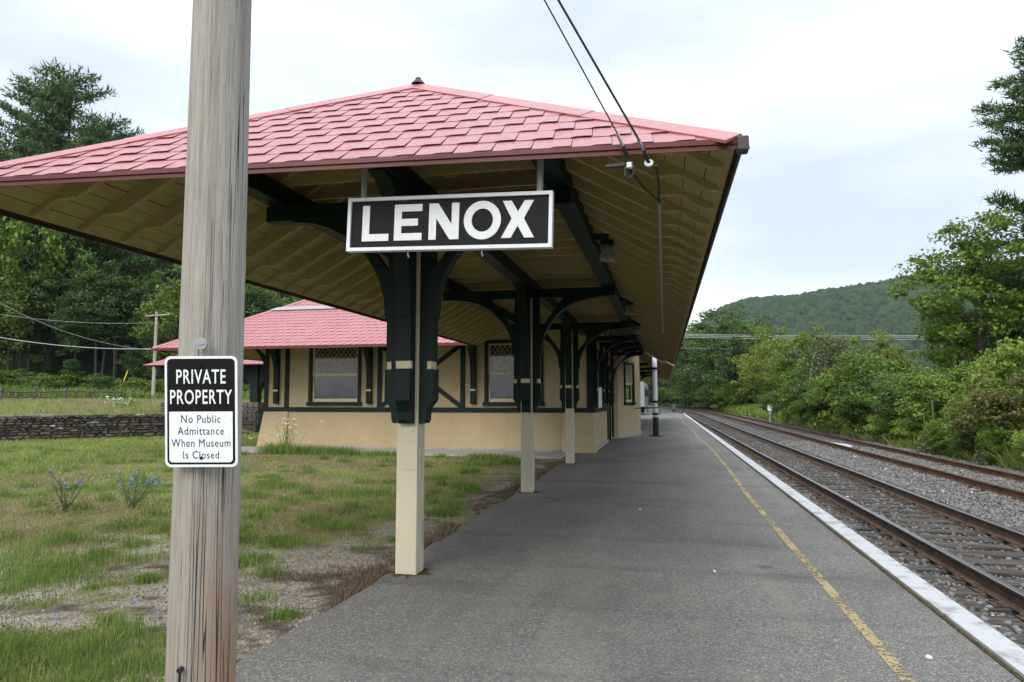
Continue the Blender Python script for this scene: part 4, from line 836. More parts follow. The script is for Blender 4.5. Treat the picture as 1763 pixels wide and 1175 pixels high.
# ------------------------------------------------------------------ weathered pole with the private property sign
pb, pt = atd(345, 1175, 2.95), atd(383.5, 0, 2.95); pt = Vector((pt.x * 1.0, pt.y, pt.z))
ax = (pt - pb).normalized(); zb_ = -0.6; P0 = pb + ax * ((zb_ - pb.z) / ax.z); P1_ = pb + ax * ((8.2 - pb.z) / ax.z)
po = thing('utility_pole', (P0.x, P0.y, 0), 'thick weathered grey wooden pole carrying the private property sign', 'pole')
n, k = 48, 60; m = MB(); vs = []; fs = []
chk = [(RNG.uniform(0, 6.28), RNG.uniform(0.2, 0.9), RNG.uniform(0, 7), RNG.uniform(1.5, 5), RNG.uniform(0.006, 0.016)) for _ in range(34)]
for i in range(k + 1):
    t = i / k; z = (8.8) * t; r0 = 0.1465 - 0.0078 * z
    for j in range(n):
        a = 2 * math.pi * j / n; r_ = r0 + 0.003 * math.sin(3 * a + z * .4) + 0.002 * math.sin(7 * a - z * .7)
        for ca, w__, zs, zl, dp in chk:
            da = (a - ca - 0.02 * math.sin(z * 2) + math.pi) % (2 * math.pi) - math.pi
            if abs(da) < 0.07 and zs < z < zs + zl: r_ -= dp * 0.0
        vs.append((r_ * math.cos(a), r_ * math.sin(a), z))
for i in range(k):
    for j in range(n): fs.append((i * n + j, i * n + (j + 1) % n, (i + 1) * n + (j + 1) % n, (i + 1) * n + j))
fs.append(tuple(k * n + j for j in range(n))); m.add(vs, fs); me = m.mesh('shaft', 'pole_wood', True)
sh = bpy.data.objects.new('shaft', me); link(sh, po, P0)
q4 = Vector((0, 0, 1)).rotation_difference(ax); sh.rotation_mode = 'QUATERNION'; sh.rotation_quaternion = q4
def polepx(px, py, dd=0.0): return atd(px, py, 2.95 - 0.125 - dd)
hf = Vector((cw.x, cw.y, 0)).normalized()
c_ = polepx(347, 592, 0.035); T = Matrix.Translation(c_) @ hf.to_track_quat('Y', 'Z').to_matrix().to_4x4()
m = MB().prism([(0.027 * math.cos(t * 0.5236), -0.012, 0.026 * math.sin(t * 0.5236)) for t in range(12)], (0, 0.012, 0)).prism([(0.02 * math.cos(t * 0.5236), -0.015, 0.007 * math.sin(t * 0.5236)) for t in range(12)], (0, 0.003, 0)); m.v = [tuple(T @ Vector(v_)) for v_ in m.v]; m.build('pole_tag', 'steel_grey', po)
c_ = polepx(312, 1152, 0.02); T = Matrix.Translation(c_) @ hf.to_track_quat('Y', 'Z').to_matrix().to_4x4()
m = MB().tube([(0, 0.03, 0), (0, -0.02, 0)], 0.011, 8).tube([(0, -0.01, -0.005), (0, -0.012, -0.09)], 0.006, 6); m.v = [tuple(T @ Vector(v_)) for v_ in m.v]; m.build('cut_bolt', 'black_paint', po)

PS = atd(346.3, 709, 2.77); ps = thing('warning_sign', PS, 'black and white PRIVATE PROPERTY metal sign bolted to the weathered pole', 'sign')
zax = (ax).normalized(); yax = (hf - zax * hf.dot(zax)).normalized(); xax = yax.cross(zax)
TP_ = Matrix(((xax.x, yax.x, zax.x, PS.x), (xax.y, yax.y, zax.y, PS.y), (xax.z, yax.z, zax.z, PS.z), (0, 0, 0, 1))) @ Matrix.Rotation(R(-0.6), 4, 'Z') @ Matrix.Rotation(R(-2.2), 4, 'Y')
w2, h2 = 0.296 / 2, 0.450 / 2
def SX(p): return -w2 + (p - 90) / 495 * 2 * w2
def SZ(p): return h2 - (p - 210) / 752 * 2 * h2
def PB(mb, nm, mt): mb.v = [tuple(TP_ @ Vector(v_)) for v_ in mb.v]; return mb.build(nm, mt, ps)
PB(MB().prism([(x, 0, z) for x, z in rrect(-w2, w2, -h2, h2, 0.024)], (0, 0.003, 0)), 'plate', 'sign_white')
PB(MB().prism([(x, -0.0006, z) for x, z in rrect(SX(106), SX(569), SZ(944), SZ(227), 0.018)], (0, 0.0006, 0)), 'black_field', 'sign_black')
lowp = [(x, z) for x, z in rrect(SX(120), SX(553), SZ(930), SZ(586), 0.014)]; lowp = [(x, z) if z < 0 and z < SZ(700) else (SX(120) if x < 0 else SX(553), SZ(586)) for x, z in lowp]
u2 = []
for p in lowp:
    if not u2 or (Vector(p) - Vector(u2[-1])).length > 1e-5: u2.append(p)
PB(MB().prism([(x, -0.0012, z) for x, z in u2], (0, 0.0006, 0)), 'white_field', 'sign_white')
for txt, a, b, c, d, mt, bd, yy in (('PRIVATE', 170, 507, 397, 300, 'sign_white', 0.012, -0.0012), ('PROPERTY', 127, 550, 535, 437, 'sign_white', 0.012, -0.0012), ('No Public', 202, 470, 662, 610, 'sign_black', 0.0, -0.0018), ('Admittance', 178, 493, 743, 690, 'sign_black', 0.0, -0.0018), ('When Museum', 135, 537, 825, 772, 'sign_black', 0.0, -0.0018), ('Is Closed', 215, 460, 905, 853, 'sign_black', 0.0, -0.0018)):
    mb = MB(); text_in(mb, txt, TP_, SX(a), SX(b), SZ(c), SZ(d), yy, bd); mb.build('lettering', mt, ps)
for px_, py_ in ((336, 268), (338, 900)):
    PB(MB().prism([(SX(px_) + 0.0065 * math.cos(t * 1.0472), -0.006, SZ(py_) + 0.0065 * math.sin(t * 1.0472)) for t in range(6)], (0, 0.005, 0)), 'bolt', 'sign_black')
PB(MB().box(-0.03, 0.03, 0.003, 0.02, -h2 + .03, h2 - .03), 'mount_strip', 'steel_grey')

# ------------------------------------------------------------------ service cables from the pole to the canopy
for i, (px, py, tpx) in enumerate(((1066, 236, 937), (1101, 243, 961))):
    e_ = atY(px, py, 4.12); sl_ = (px - tpx) / py; yw = (383.5 - tpx) / (sl_ + 0.0328); wt = atd(tpx + sl_ * yw, yw, 2.93); tp = e_.lerp(wt, 0.5)
    t = thing('service_cable', e_, ('thin' if i == 0 else 'thick') + ' black service cable running from the pole to the canopy eave', 'cable')
    MB().tube([e_, e_.lerp(wt, .5), wt], 0.0045 if i == 0 else 0.007, 6).build('wire', 'cable_black', t)
    b_ = atY(px + 16, py + 38, 4.22 if i == 0 else 4.26)
    MB().bar(e_ + (tp - e_).normalized() * 0.02, e_.lerp(b_, 0.55), 0.012, 0.02).build('grip', 'tag_metal', t)
    MB().tube([e_.lerp(b_, 0.4), b_], 0.012, 7).build('dead_end', 'cable_black', t)
    if i == 0:
        MB().lathe(b_ + Vector((0.005, 0, -0.06)), [(0.0, 0.035), (0.019, 0.034), (0.02, 0.028), (0.015, 0.021), (0.02, 0.013), (0.02, 0.0), (0, -0.002)], 10).build('insulator', 'white_paint', t, True)
        MB().tube([b_ + Vector((-.02, 0, -.05)), b_ + Vector((-.022, 0, -.11)), b_ + Vector((0.005, 0, -.13)), b_ + Vector((.03, 0, -.10)), b_ + Vector((.03, 0, -.03))], 0.008, 6).build('clevis', 'cable_black', t)
        MB().bar(b_ + Vector((-.02, 0, -.035)), b_ + Vector((-.14, 0.02, -.03)), 0.025, 0.02).build('hook_arm', 'black_paint', t)
    else:
        T = Matrix.Translation(b_) @ Matrix.Rotation(R(70), 4, 'X'); o = MB().lathe((0, 0, 0), [(0.012, -0.01), (0.026, -0.008), (0.03, 0), (0.026, 0.008), (0.012, 0.01)], 12).build('insulator', 'white_paint', t, True); o.matrix_basis = Matrix.Translation(-WO[t]) @ T
b1 = atY(1082, 290, 4.22); b2 = atY(1130, 285, 4.26); j_ = atz(1135, 348, 3.20); cz = 3.205
t = thing('conduit', (j_.x, j_.y, cz), 'thin dark cable conduit clipped along the undersides of the platform side rafters', 'conduit')
MB().tube([b2, b2.lerp(j_, 0.4) + Vector((0.006, 0, 0)), j_], 0.009, 6).build('drop_cable', 'cable_black', t); MB().tube([b1, b1.lerp(j_, 0.5) + Vector((-0.01, 0, -.005)), j_], 0.009, 6).build('drop_cable', 'cable_black', t)
MB().tube([j_, (j_.x, j_.y + 0.5, cz), (j_.x, 16.5, cz)], 0.014, 8).build('pipe', 'steel_grey', t)
for y in np.arange(j_.y + 0.05, 16.4, 1.5): MB().tube([(j_.x, y - 0.03, cz), (j_.x, y + 0.03, cz)], 0.022, 8).build('clip', 'steel_grey', t)

# ------------------------------------------------------------------ signal mast, coach, far platform furniture
mx_, my_ = -0.41, 31.6
t = thing('signal_mast', (mx_, my_, 0), 'white round signal mast with black base standing through the canopy roof gap', 'mast')
MB().lathe((mx_, my_, 0.8), [(0.105, 0), (0.10, 6.5), (0.0, 6.52)], 14).build('shaft', 'white_paint', t, True)
MB().lathe((mx_, my_, 0), [(0.30, 0.0), (0.30, 0.03), (0.13, 0.05), (0.13, 0.78), (0.14, 0.80), (0.14, 0.84), (0.10, 0.86)], 14).build('base', 'black_paint', t)
for z in (1.0, 1.55, 3.05): MB().lathe((mx_, my_, z), [(0.1, -0.05), (0.14, -0.05), (0.14, 0.05), (0.1, 0.05)], 12).build('clamp', 'black_paint', t)
MB().tube([(mx_ + 0.2, my_ - .1, 0.95), (mx_ + 0.2, my_ - .1, 3.1)], 0.015, 6).tube([(mx_ - 0.16, my_ - .1, 1.6), (mx_ - 0.16, my_ - .1, 3.1)], 0.02, 6).tube([(mx_ + 0.13, my_ - .12, 1.5), (mx_ + .13, my_ - .12, 1.28), (-1.3, my_ - .12, 1.25)], 0.025, 6).build('rod', 'black_paint', t)
t = thing('railway_coach', (-3.4, 80, 0), 'silver passenger coach standing beyond the far end of the station', 'railway coach'); x1 = -2.02
P = [(x1 - 2.9, 0.9), (x1, 0.9), (x1, 3.1), (x1 - 0.25, 3.65), (x1 - 1.45, 3.9), (x1 - 2.65, 3.65), (x1 - 2.9, 3.1)]; MB().prism([(a, 72, b) for a, b in P], (0, 18, 0)).build('body', 'coach_silver', t)
for k in range(9): MB().box(x1 + 0.002, x1 + 0.02, 73 + 1.9 * k, 74.2 + 1.9 * k, 2.0, 2.8).build('window', 'dark_room', t)
MB().box(x1 - 1.9, x1 - 1.0, 71.96, 71.998, 1.1, 3.0).build('end_door', 'dark_room', t)
for y in (74.5, 87.5): MB().box(x1 - 2.4, x1 - .4, y - 1.2, y + 1.2, 0.35, 0.85).build('bogie', 'black_paint', t); MB().tube([(x1 - 2.3, y - .7, 0.42), (x1 - .5, y - .7, 0.42)], 0.42, 12).tube([(x1 - 2.3, y + .7, 0.42), (x1 - .5, y + .7, 0.42)], 0.42, 12).build('wheelset', 'black_paint', t)
q = atz(1114.5, 708, 0); tag(MB().tube([(q.x, q.y, -0.1), (q.x, q.y, 3.6)], 0.16, 8).lathe((q.x, q.y, 3.6), [(0.2, 0), (0.2, .1), (0, .16)], 8).build('teal_post', 'teal_paint'), 'teal green post standing on the platform near the silver coach', 'post')
q = atz(1160, 709, -0.3); t = thing('switch_stand', (q.x, q.y, -0.36), 'low switch stand with teal target beside the far track', 'switch stand')
MB().box(q.x - .25, q.x + .25, q.y - .2, q.y + .2, -0.4, 0.12).build('base', 'black_paint', t); MB().tube([(q.x, q.y, 0.1), (q.x, q.y, 0.75)], 0.05, 8).build('spindle', 'steel_grey', t); MB().box(q.x - .28, q.x + .28, q.y - .03, q.y + .03, 0.5, 0.95).build('target', 'teal_paint', t)
q = atd(1325, 700, 58); t = thing('marker_post', (q.x, q.y, 0), 'small white marker post in the weeds beside the siding', 'marker')
MB().box(q.x - .09, q.x + .09, q.y - .05, q.y + .05, -0.3, 0.8).build('shaft', 'steel_grey', t, bevel=0.01); MB().box(q.x - .17, q.x + .17, q.y - .075, q.y - .052, 0.7, 1.15).build('plate', 'white_paint', t)

# wires crossing far behind and the left hand line
for i, (ya, yb_, D) in enumerate(((574, 577, 100), (576.5, 579.5, 100), (579, 583.5, 100), (597, 604, 104))):
    a, b = atd(1080, ya, D), atd(1720, yb_, D); pts = [a.lerp(b, k / 12) + Vector((0, 0, -0.25 * (1 - (k / 6 - 1)**2))) for k in range(13)]
    tag(MB().tube(pts, 0.035 if i < 3 else 0.02, 5).build('power_line', 'wire_pale'), 'pale power line crossing in front of the far trees and hill', 'cable', 'power lines beyond the station')
ub = atd(264, 671, 79); uz = float(hillz(ub.x, ub.y)); uh = atd(261, 536, 79).z
t = thing('power_pole', (ub.x, ub.y, uz), 'far wooden power pole with crossarm at the edge of the wood', 'pole')
MB().tube([(ub.x, ub.y, uz - 0.5), (ub.x, ub.y, uh)], [0.2, 0.15], 10).build('shaft', 'far_pole_wood', t); MB().bar(Vector((ub.x, ub.y, uh - .5)) - cr * 1.25 - hf * .17, Vector((ub.x, ub.y, uh - .3)) + cr * 1.6 - hf * .17, 0.12, 0.14).build('crossarm', 'far_pole_wood', t)
for s_ in (-1.1, 0.0, 1.45): MB().lathe(Vector((ub.x, ub.y, uh - .4 + s_ * .06 + .07)) + cr * s_ - hf * .17, [(0.06, 0), (0.06, .12), (0.03, .25), (0, .26)], 8).build('insulator', 'lamp_glass', t)
for i, (pa, pb2, lb_) in enumerate((((-30, 576), (262, 601), 'pale telephone line running from the far power pole past the rail fence'), ((-30, 505), (262, 603), 'slack dark line sagging down to the far power pole'), ((-30, 537), (264, 556), 'upper thin line strung from the far power pole crossarm'))):
    a, b = atd(*pa, 74), atd(*pb2, 78.8); pts = [a.lerp(b, k / 10) + Vector((0, 0, -(0.5 if i != 1 else 1.2) * (1 - (k / 5 - 1)**2))) for k in range(11)]
    tag(MB().tube(pts, 0.04 if i == 0 else 0.022, 5).build('telephone_line', 'wire_pale' if i == 0 else 'steel_grey'), lb_, 'cable')
a, b = atd(208, 664, 86), atd(220, 639, 87.5); tag(MB().tube([a - Vector((0, 0, .5)), b], 0.07, 6).build('guy_guard', 'yellow_plastic'), 'yellow plastic guy wire guard leaning in front of the wood', 'guy guard')

# ------------------------------------------------------------------ dry stone wall
sw = thing('stone_wall', (W0.x + WD.x * 3, W0.y + WD.y * 3, 0), 'dry stone retaining wall of dark flat stones below the upper lawn', 'wall')
WH = 0.95; m = MB(); A0, A1 = -3.2, 8.2
Bq = lambda a, s_, z: Vector((W0.x + WD.x * a + WN.x * s_, W0.y + WD.y * a + WN.y * s_, z))
m.add([Bq(A0, 0.10, -0.1), Bq(A1, 0.10, -0.1), Bq(A1, 0.55, -0.1), Bq(A0, 0.55, -0.1), Bq(A0, 0.12, WH - .04), Bq(A1, 0.12, WH - .04), Bq(A1, 0.55, WH - .04), Bq(A0, 0.55, WH - .04)], [(0, 3, 2, 1), (4, 5, 6, 7), (0, 1, 5, 4), (1, 2, 6, 5), (2, 3, 7, 6), (3, 0, 4, 7)])
m.build('wall_core', 'stone', sw)
rs = random.Random(4); cnt = 0; restm = MB()
def stone(a0, a1, z0, z1, s0, s1):
    m_ = MB(); V8 = []
    for s_, sh_ in ((s0, 0.82), (s1, 1.0)):
        ca, cz_ = (a0 + a1) / 2, (z0 + z1) / 2
        for k in range(7):
            t_ = 6.2832 * k / 7 + rs.uniform(-.25, .25); rx_ = (a1 - a0) / 2 * rs.uniform(.86, 1.12) * sh_; rz_ = (z1 - z0) / 2 * rs.uniform(.86, 1.12) * sh_
            sq = 1 / max(abs(math.cos(t_)), abs(math.sin(t_))) ** 0.7; V8.append(Bq(ca + rx_ * math.cos(t_) * sq, s_ + rs.uniform(-.012, .012), cz_ + rz_ * math.sin(t_) * sq))
    return m_.add(V8, [tuple(range(7)), tuple(range(13, 6, -1))] + [(k, 7 + k, 7 + (k + 1) % 7, (k + 1) % 7) for k in range(7)])
z = -0.03
rows = []
while z < WH - 0.03:
    h_ = rs.uniform(0.075, 0.135); a = A0 + rs.uniform(-.2, 0)
    while a < A1:
        l_ = rs.choice((rs.uniform(.12, .22), rs.uniform(.2, .42), rs.uniform(.3, .6))); rows.append((a, a + l_, z, min(z + h_, WH + .01))); a += l_ + 0.012
    z += h_ + 0.008
rows.sort(key=lambda r_: -(min(r_[1], 7) - r_[0]) * (r_[3] - r_[2]) if r_[0] > -0.8 and r_[0] < 6.4 else 1)
for i, (a, b, c, d) in enumerate(rows):
    pr = rs.uniform(-.06, .03); o = stone(a + .006, b - .006, c + .002 + rs.uniform(-.01, .01), d - .002 + rs.uniform(-.01, .01), pr, 0.16)
    if i < 300: o.build('stone', 'stone', sw)
    else: restm.add(o.v, o.f)
a = A0
while a < A1:
    l_ = rs.uniform(.3, .7); o = MB(); P = [Bq(a, -.05 + rs.uniform(-.03, .03), WH - .0), Bq(a + l_, -.05 + rs.uniform(-.03, .03), WH - 0.0), Bq(a + l_, .5, WH), Bq(a, .5, WH)]
    o.prism(P, (0, 0, rs.uniform(.035, .07))); o.build('cap_stone', 'stone', sw); a += l_ + .015
if restm.v: stuff(restm.build('small_stones', 'stone', sw))

# ------------------------------------------------------------------ split rail fence
fp = []
for px, D in ((-120, 53), (-58, 57), (2, 61), (59.5, 65.2), (113, 69.3), (161.6, 73.5), (206.7, 78), (247.6, 83), (286, 88), (322, 93)):
    q = atd(px, 690, D); fp.append(Vector((q.x, q.y, float(hillz(q.x, q.y)))))
fe = thing('rail_fence', fp[0], 'weathered grey split rail fence in front of the dark wood', 'fence')
for k, p in enumerate(fp):
    MB().bar(p + Vector((0, 0, -.4)), p + Vector((rs.uniform(-.05, .05), 0, 1.12 + rs.uniform(-.08, .1))), 0.20, 0.20, (0, 1, 0)).build('post', 'fence_wood', fe)
    if k < len(fp) - 1:
        for z in (0.36, 0.88): MB().tube([p + Vector((0, 0, z + rs.uniform(-.05, .05))), p.lerp(fp[k + 1], .5) + Vector((0, 0, z + rs.uniform(-.06, .03))), fp[k + 1] + Vector((0, 0, z + rs.uniform(-.05, .05)))], [0.07, 0.085, 0.06], 6).build('rail', 'fence_wood', fe)

# ------------------------------------------------------------------ small shelter behind the station on a stone pier, with wooden steps
hx, hy = -18.2, 33.0
t = thing('garden_shelter', (hx, hy, 0), 'small open shelter with red tiled roof and stone pier behind the station', 'shelter')
c0, c1 = atz(246, 629, 3.05), None
s_ = 30.0 / c0.y; e0 = Vector((c0.x * s_, 30.0, EYE + (3.05 - EYE) * s_)); e1 = Vector((e0.x + 8.4, 30.0, e0.z)); apx = Vector((e0.x + 4.2, 33.4, e0.z + 1.75)); bk0, bk1 = Vector((e0.x, 36.8, e0.z)), Vector((e1.x, 36.8, e0.z))
m = MB()
for a, b in ((e0, e1), (e1, bk1), (bk1, bk0), (bk0, e0)): sheet(m, [a, b, apx], 0.05, 0)
rf = m.build('roof', 'fascia_red', t); tile_face([e0, e1, apx], rf, 110); tile_face([bk0, e0, apx], rf, 0, 'side_tile')
for q, yy in ((440, 31.2), (300, 31.2)):
    c = atY(q, 690, yy); x = c.x
    MB().box(x - .2, x + .2, yy - .2, yy + .2, 1.5, e0.z + 0.3).build('post', 'green_paint', t)
    for dx in (-1, 1): MB().prism([(x + dx * .2, yy - .08, 2.1), (x + dx * 0.35, yy - .08, 2.5), (x + dx * 1.2, yy - .08, e0.z - .1), (x + dx * 1.2, yy - .08, e0.z + .05), (x + dx * .2, yy - .08, e0.z + .05)], (0, .16, 0)).build('bracket', 'green_paint', t)
    pr = MB()
    for kz in range(6):
        for kx in range(3):
            for ky in range(2): pr = MB().box(x - .45 + kx * .3 + rs.uniform(0, .02), x - .45 + (kx + 1) * .3 - rs.uniform(.01, .02), yy - .45 + ky * .45, yy - .02 + ky * .45, kz * .26 - .05, kz * .26 + .195 + rs.uniform(0, .015)); pr.build('pier_stone', 'stone', t, bevel=0.02)
tt_ = thing('wooden_steps', (hx, 31, 0), 'dark wooden steps with handrail climbing beside the shelter pier', 'steps'); cxs = atY(414, 720, 30.0).x
for k in range(5): MB().box(cxs - 1.1 + k * .0, cxs + 0.9 - k * 0.28, 30.0 + k * .28, 30.3 + k * .28, k * .2, k * .2 + .17).build('tread', 'step_wood', tt_)
for zz in (0.75, 1.1): MB().bar((cxs - 1.0, 29.95, zz + 0.7), (cxs + 0.9, 29.9, zz - 0.1), 0.06, 0.09).build('handrail', 'step_wood', tt_)
for xx in (cxs - .9, cxs + .85): MB().box(xx - .05, xx + .05, 29.9, 30.0, -.1, 1.6 if xx < cxs else 1.1).build('rail_post', 'step_wood', tt_)

# ------------------------------------------------------------------ vegetation
def leaves(C, Nn, Ls, asp, mat, name):
    """rhombic leaves: centres, normals, lengths"""
    n = len(C); t = RNG.normal(size=(n, 3)); Nn = Nn / np.linalg.norm(Nn, axis=1, keepdims=True)
    t -= Nn * (t * Nn).sum(1, keepdims=True); t /= np.linalg.norm(t, axis=1, keepdims=True) + 1e-9; b = np.cross(Nn, t)
    L_ = Ls[:, None] * 0.5; Wd = L_ * asp; dr = Nn * (L_ * 0.25)
    V = np.stack([C - t * L_ - dr, C + b * Wd + t * L_ * .15, C + t * L_ - dr, C - b * Wd + t * L_ * .15], 1).reshape(-1, 3)
    return np_mesh(name, V, np.arange(4 * n).reshape(-1, 4), mat)
def needles(P, D, Ls, wd, mat, name):
    n = len(P); s_ = np.cross(D, RNG.normal(size=(n, 3))); s_ /= np.linalg.norm(s_, axis=1, keepdims=True) + 1e-9
    V = np.stack([P - s_ * wd[:, None] * .5, P + s_ * wd[:, None] * .5, P + D * Ls[:, None]], 1).reshape(-1, 3)
    return np_mesh(name, V, np.arange(3 * n).reshape(-1, 3), mat)
def broadleaf(seed, H, Rd, base, nc, nl, leaf, clump, mat, bark='bark', tr=0.02, lean=0.0, flat=0.6, top=1.0, lobes=5):
    rg = np.random.default_rng(seed); ph = rg.uniform(0, 6.28, 8); cz = H * (base + (1 - base) * 0.52); rz = H * (1 - base) * 0.5
    u = rg.normal(size=(nc, 3)); u /= np.linalg.norm(u, axis=1, keepdims=True); az_ = np.arctan2(u[:, 1], u[:, 0])
    rad = rg.uniform(0.25, 1.0, nc)**0.45 * (0.80 + 0.20 * np.sin(lobes * az_ + ph[0] + 3 * u[:, 2]) + 0.16 * np.sin(3 * u[:, 2] * 2 + ph[1] + 2 * az_))
    wz = np.where(u[:, 2] > 0, np.sqrt(np.clip(1 - (u[:, 2] * rad)**2 * (1 - top) , .1, 1)), 1.0)
    c = np.stack([u[:, 0] * rad * Rd * wz + lean * H * .2, u[:, 1] * rad * Rd * wz, cz + u[:, 2] * rad * rz], 1)
    k = np.repeat(np.arange(nc), nl); cs = rg.uniform(0.55, 1.25, nc) * clump
    off = rg.normal(size=(nc * nl, 3)); off *= (rg.uniform(0, 1, nc * nl)**0.4 / (np.linalg.norm(off, axis=1) + 1e-9))[:, None]; off *= cs[k][:, None] * np.array([1, 1, flat])
    C = c[k] + off; Nn = np.array([0, 0, 1.0]) + 0.75 * rg.normal(size=C.shape) + 0.5 * off / clump
    C[:, 2] = np.maximum(C[:, 2], 0.05)
    cm_ = leaves(C, Nn, rg.uniform(0.65, 1.35, len(C)) * leaf, 0.62, mat, 'crown')
    m = MB(); r0 = max(0.02, tr * H); pts = [Vector((lean * H * .2 * t_**1.5 + 0.012 * H * math.sin(t_ * 5 + ph[2]), 0.012 * H * math.sin(t_ * 4 + ph[3]), H * 0.86 * t_)) for t_ in np.linspace(0, 1, 9)]
    pts[0].z = -0.5; m.tube(pts, [r0 * (1.15 - 1.0 * t_) for t_ in np.linspace(0, 1, 9)], 7)
    for i in rg.choice(nc, min(nc, 22), replace=False):
        e_ = Vector(c[i]); zt = max(0.12 * H, min(e_.z * 0.75, H * .8)); tt = zt / (H * .86); s0_ = pts[min(8, int(tt * 8))].copy(); s0_.z = zt
        m.tube([s0_, s0_.lerp(e_, .5) + Vector((0, 0, .03 * H)), e_], [r0 * .38 * (1.1 - tt * .6), r0 * .22, r0 * .06], 5, False)
    return cm_, m.mesh('trunk', bark, True)
def conifer(seed, H, Rd, base, whorls, per, mat='needle', droop=0.1, plume=0.55, nl=26, tip=0.3, ln=0.55, shape=0.8):
    rg = np.random.default_rng(seed); P = []; D = []; m = MB(); m.tube([(0, 0, -0.8), (0.01 * H, 0, H * .5), (0, 0, H)], [H * .014, H * .009, H * .002], 7)
    for wv in range(whorls):
        t = (wv + rg.uniform(-.25, .25)) / whorls; z = H * (base + (1 - base) * t); L0 = Rd * (1 - t)**shape * rg.uniform(.62, 1.15) + 0.35
        for b in range(per):
            a = rg.uniform(0, 6.283); L_ = L0 * rg.uniform(.6, 1.15); d = np.array([math.cos(a), math.sin(a), 0]); up_ = tip * (0.3 + t)
            cv = lambda q: np.array([0, 0, z]) + d * L_ * q + np.array([0, 0, L_ * (up_ * q - droop * math.sin(q * 3.1))])
            m.tube([Vector(cv(0)), Vector(cv(.5)), Vector(cv(1))], [0.02 * L_ * .8 + .01, .012 * L_ * .8 + .008, .005], 4, False)
            ntf = max(3, int(L_ / (plume * 0.55)))
            for q in np.linspace(0.28, 1.0, ntf):
                sd_ = np.cross(d, [0, 0, 1]); wq = plume * (1.15 - .55 * q) * L_ / (L0 + .01)
                for s2 in (-1, 0, 1):
                    c = cv(q) + sd_ * s2 * wq * rg.uniform(.5, 1.1) + rg.normal(size=3) * .05 * plume
                    nn = nl // 3; dd = rg.normal(size=(nn, 3)) * .75 + d * 0.7 + sd_ * s2 * .5 + np.array([0, 0, .45]); dd /= np.linalg.norm(dd, axis=1, keepdims=True)
                    P.append(c + rg.normal(size=(nn, 3)) * plume * np.array([.30, .30, .19])); D.append(dd)
    P = np.concatenate(P); D = np.concatenate(D); n = len(P)
    return needles(P, D, rg.uniform(.6, 1.2, n) * ln, rg.uniform(.10, .20, n) * ln * 1.5, mat, 'crown'), m.mesh('trunk', 'bark', True)
PRO = {}
PRO['fa'] = broadleaf(1, 20, 5.2, .16, 105, 70, .46, 1.5, 'leaf_forest', tr=.012)
PRO['fb'] = broadleaf(2, 22, 4.2, .25, 95, 70, .46, 1.4, 'leaf_dark', tr=.011)
PRO['fc'] = broadleaf(3, 17, 4.6, .12, 95, 70, .44, 1.4, 'leaf_mid', tr=.011)
PRO['fp'] = conifer(4, 24, 5.0, .18, 22, 6, plume=.95, nl=24, ln=.85, droop=.15)
PRO['wp'] = conifer(5, 30, 9.5, .16, 17, 6, plume=1.15, nl=30, ln=.80, tip=.42, droop=.03, shape=.5)
PRO['rp'] = conifer(16, 25, 7.0, .28, 12, 6, plume=.60, nl=42, ln=.46, tip=.16, droop=.05, shape=.7)
PRO['ta'] = broadleaf(6, 13, 5.0, .18, 95, 110, .27, 1.05, 'leaf_mid', tr=.016, lean=-.35, flat=.5)
PRO['tb'] = broadleaf(7, 11, 4.0, .02, 90, 95, .30, 1.05, 'leaf_dark', tr=.014)
PRO['tc'] = broadleaf(8, 9, 3.3, .02, 80, 90, .26, .9, 'leaf_mid', tr=.014)
PRO['ty'] = broadleaf(9, 8, 3.3, .02, 60, 90, .25, .85, 'leaf_yellow', tr=.012)
PRO['tl'] = broadleaf(10, 7, 2.1, .06, 60, 90, .22, .75, 'leaf_light', tr=.012, flat=.9, top=.3)
PRO['ba'] = broadleaf(11, 3.4, 1.9, .0, 90, 110, .125, .48, 'leaf_mid', tr=.012)
PRO['bb'] = broadleaf(12, 3.2, 1.8, .0, 85, 110, .12, .45, 'leaf_dark', tr=.012)
PRO['bl'] = broadleaf(13, 3.6, 1.7, .0, 80, 105, .15, .48, 'leaf_light', tr=.012)
PRO['br'] = broadleaf(14, 2.4, 1.2, .05, 60, 80, .10, .36, 'leaf_rust', tr=.012)
PRO['bg'] = broadleaf(15, 6, 1.9, .0, 75, 100, .15, .6, 'leaf_grey', tr=.012, flat=.9, top=.2)
PRO['bs'] = broadleaf(17, 1.3, 0.9, .0, 40, 80, .09, .3, 'leaf_light', tr=.012)
PRO['bw'] = broadleaf(18, 2.2, 2.0, .0, 50, 80, .16, .5, 'leaf_forest', tr=.01)
def plant(kind, x, y, z, H, label, cat, group=None, name='broadleaf_tree', wide=1.0, rz=None):
    cm_, tm_ = PRO[kind]; H0 = {'fa': 20, 'fb': 22, 'fc': 17, 'fp': 24, 'wp': 30, 'rp': 25, 'ta': 13, 'tb': 11, 'tc': 9, 'ty': 8, 'tl': 7, 'ba': 3.4, 'bb': 3.2, 'bl': 3.6, 'br': 2.4, 'bg': 6, 'bs': 1.3, 'bw': 2.2}[kind]
    r = thing(name, (x, y, z), label, cat, group); k = H / H0 * (1.0 if kind in ('fa', 'fb', 'fc', 'fp', 'wp', 'rp') else (1.08 if kind[0] == 't' else 0.97)); r.scale = (k * wide, k * wide, k); r.rotation_euler[2] = random.uniform(0, 6.28) if rz is None else rz
    for nm, me in (('crown' if 'bush' not in name else 'foliage', cm_), ('trunk' if 'bush' not in name else 'stem', tm_)):
        o = bpy.data.objects.new(nm, me); COL.objects.link(o); o.parent = r
    return r
def ptop(px, top, D): return EYE + (688 - top) / F * D
rs = random.Random(21)
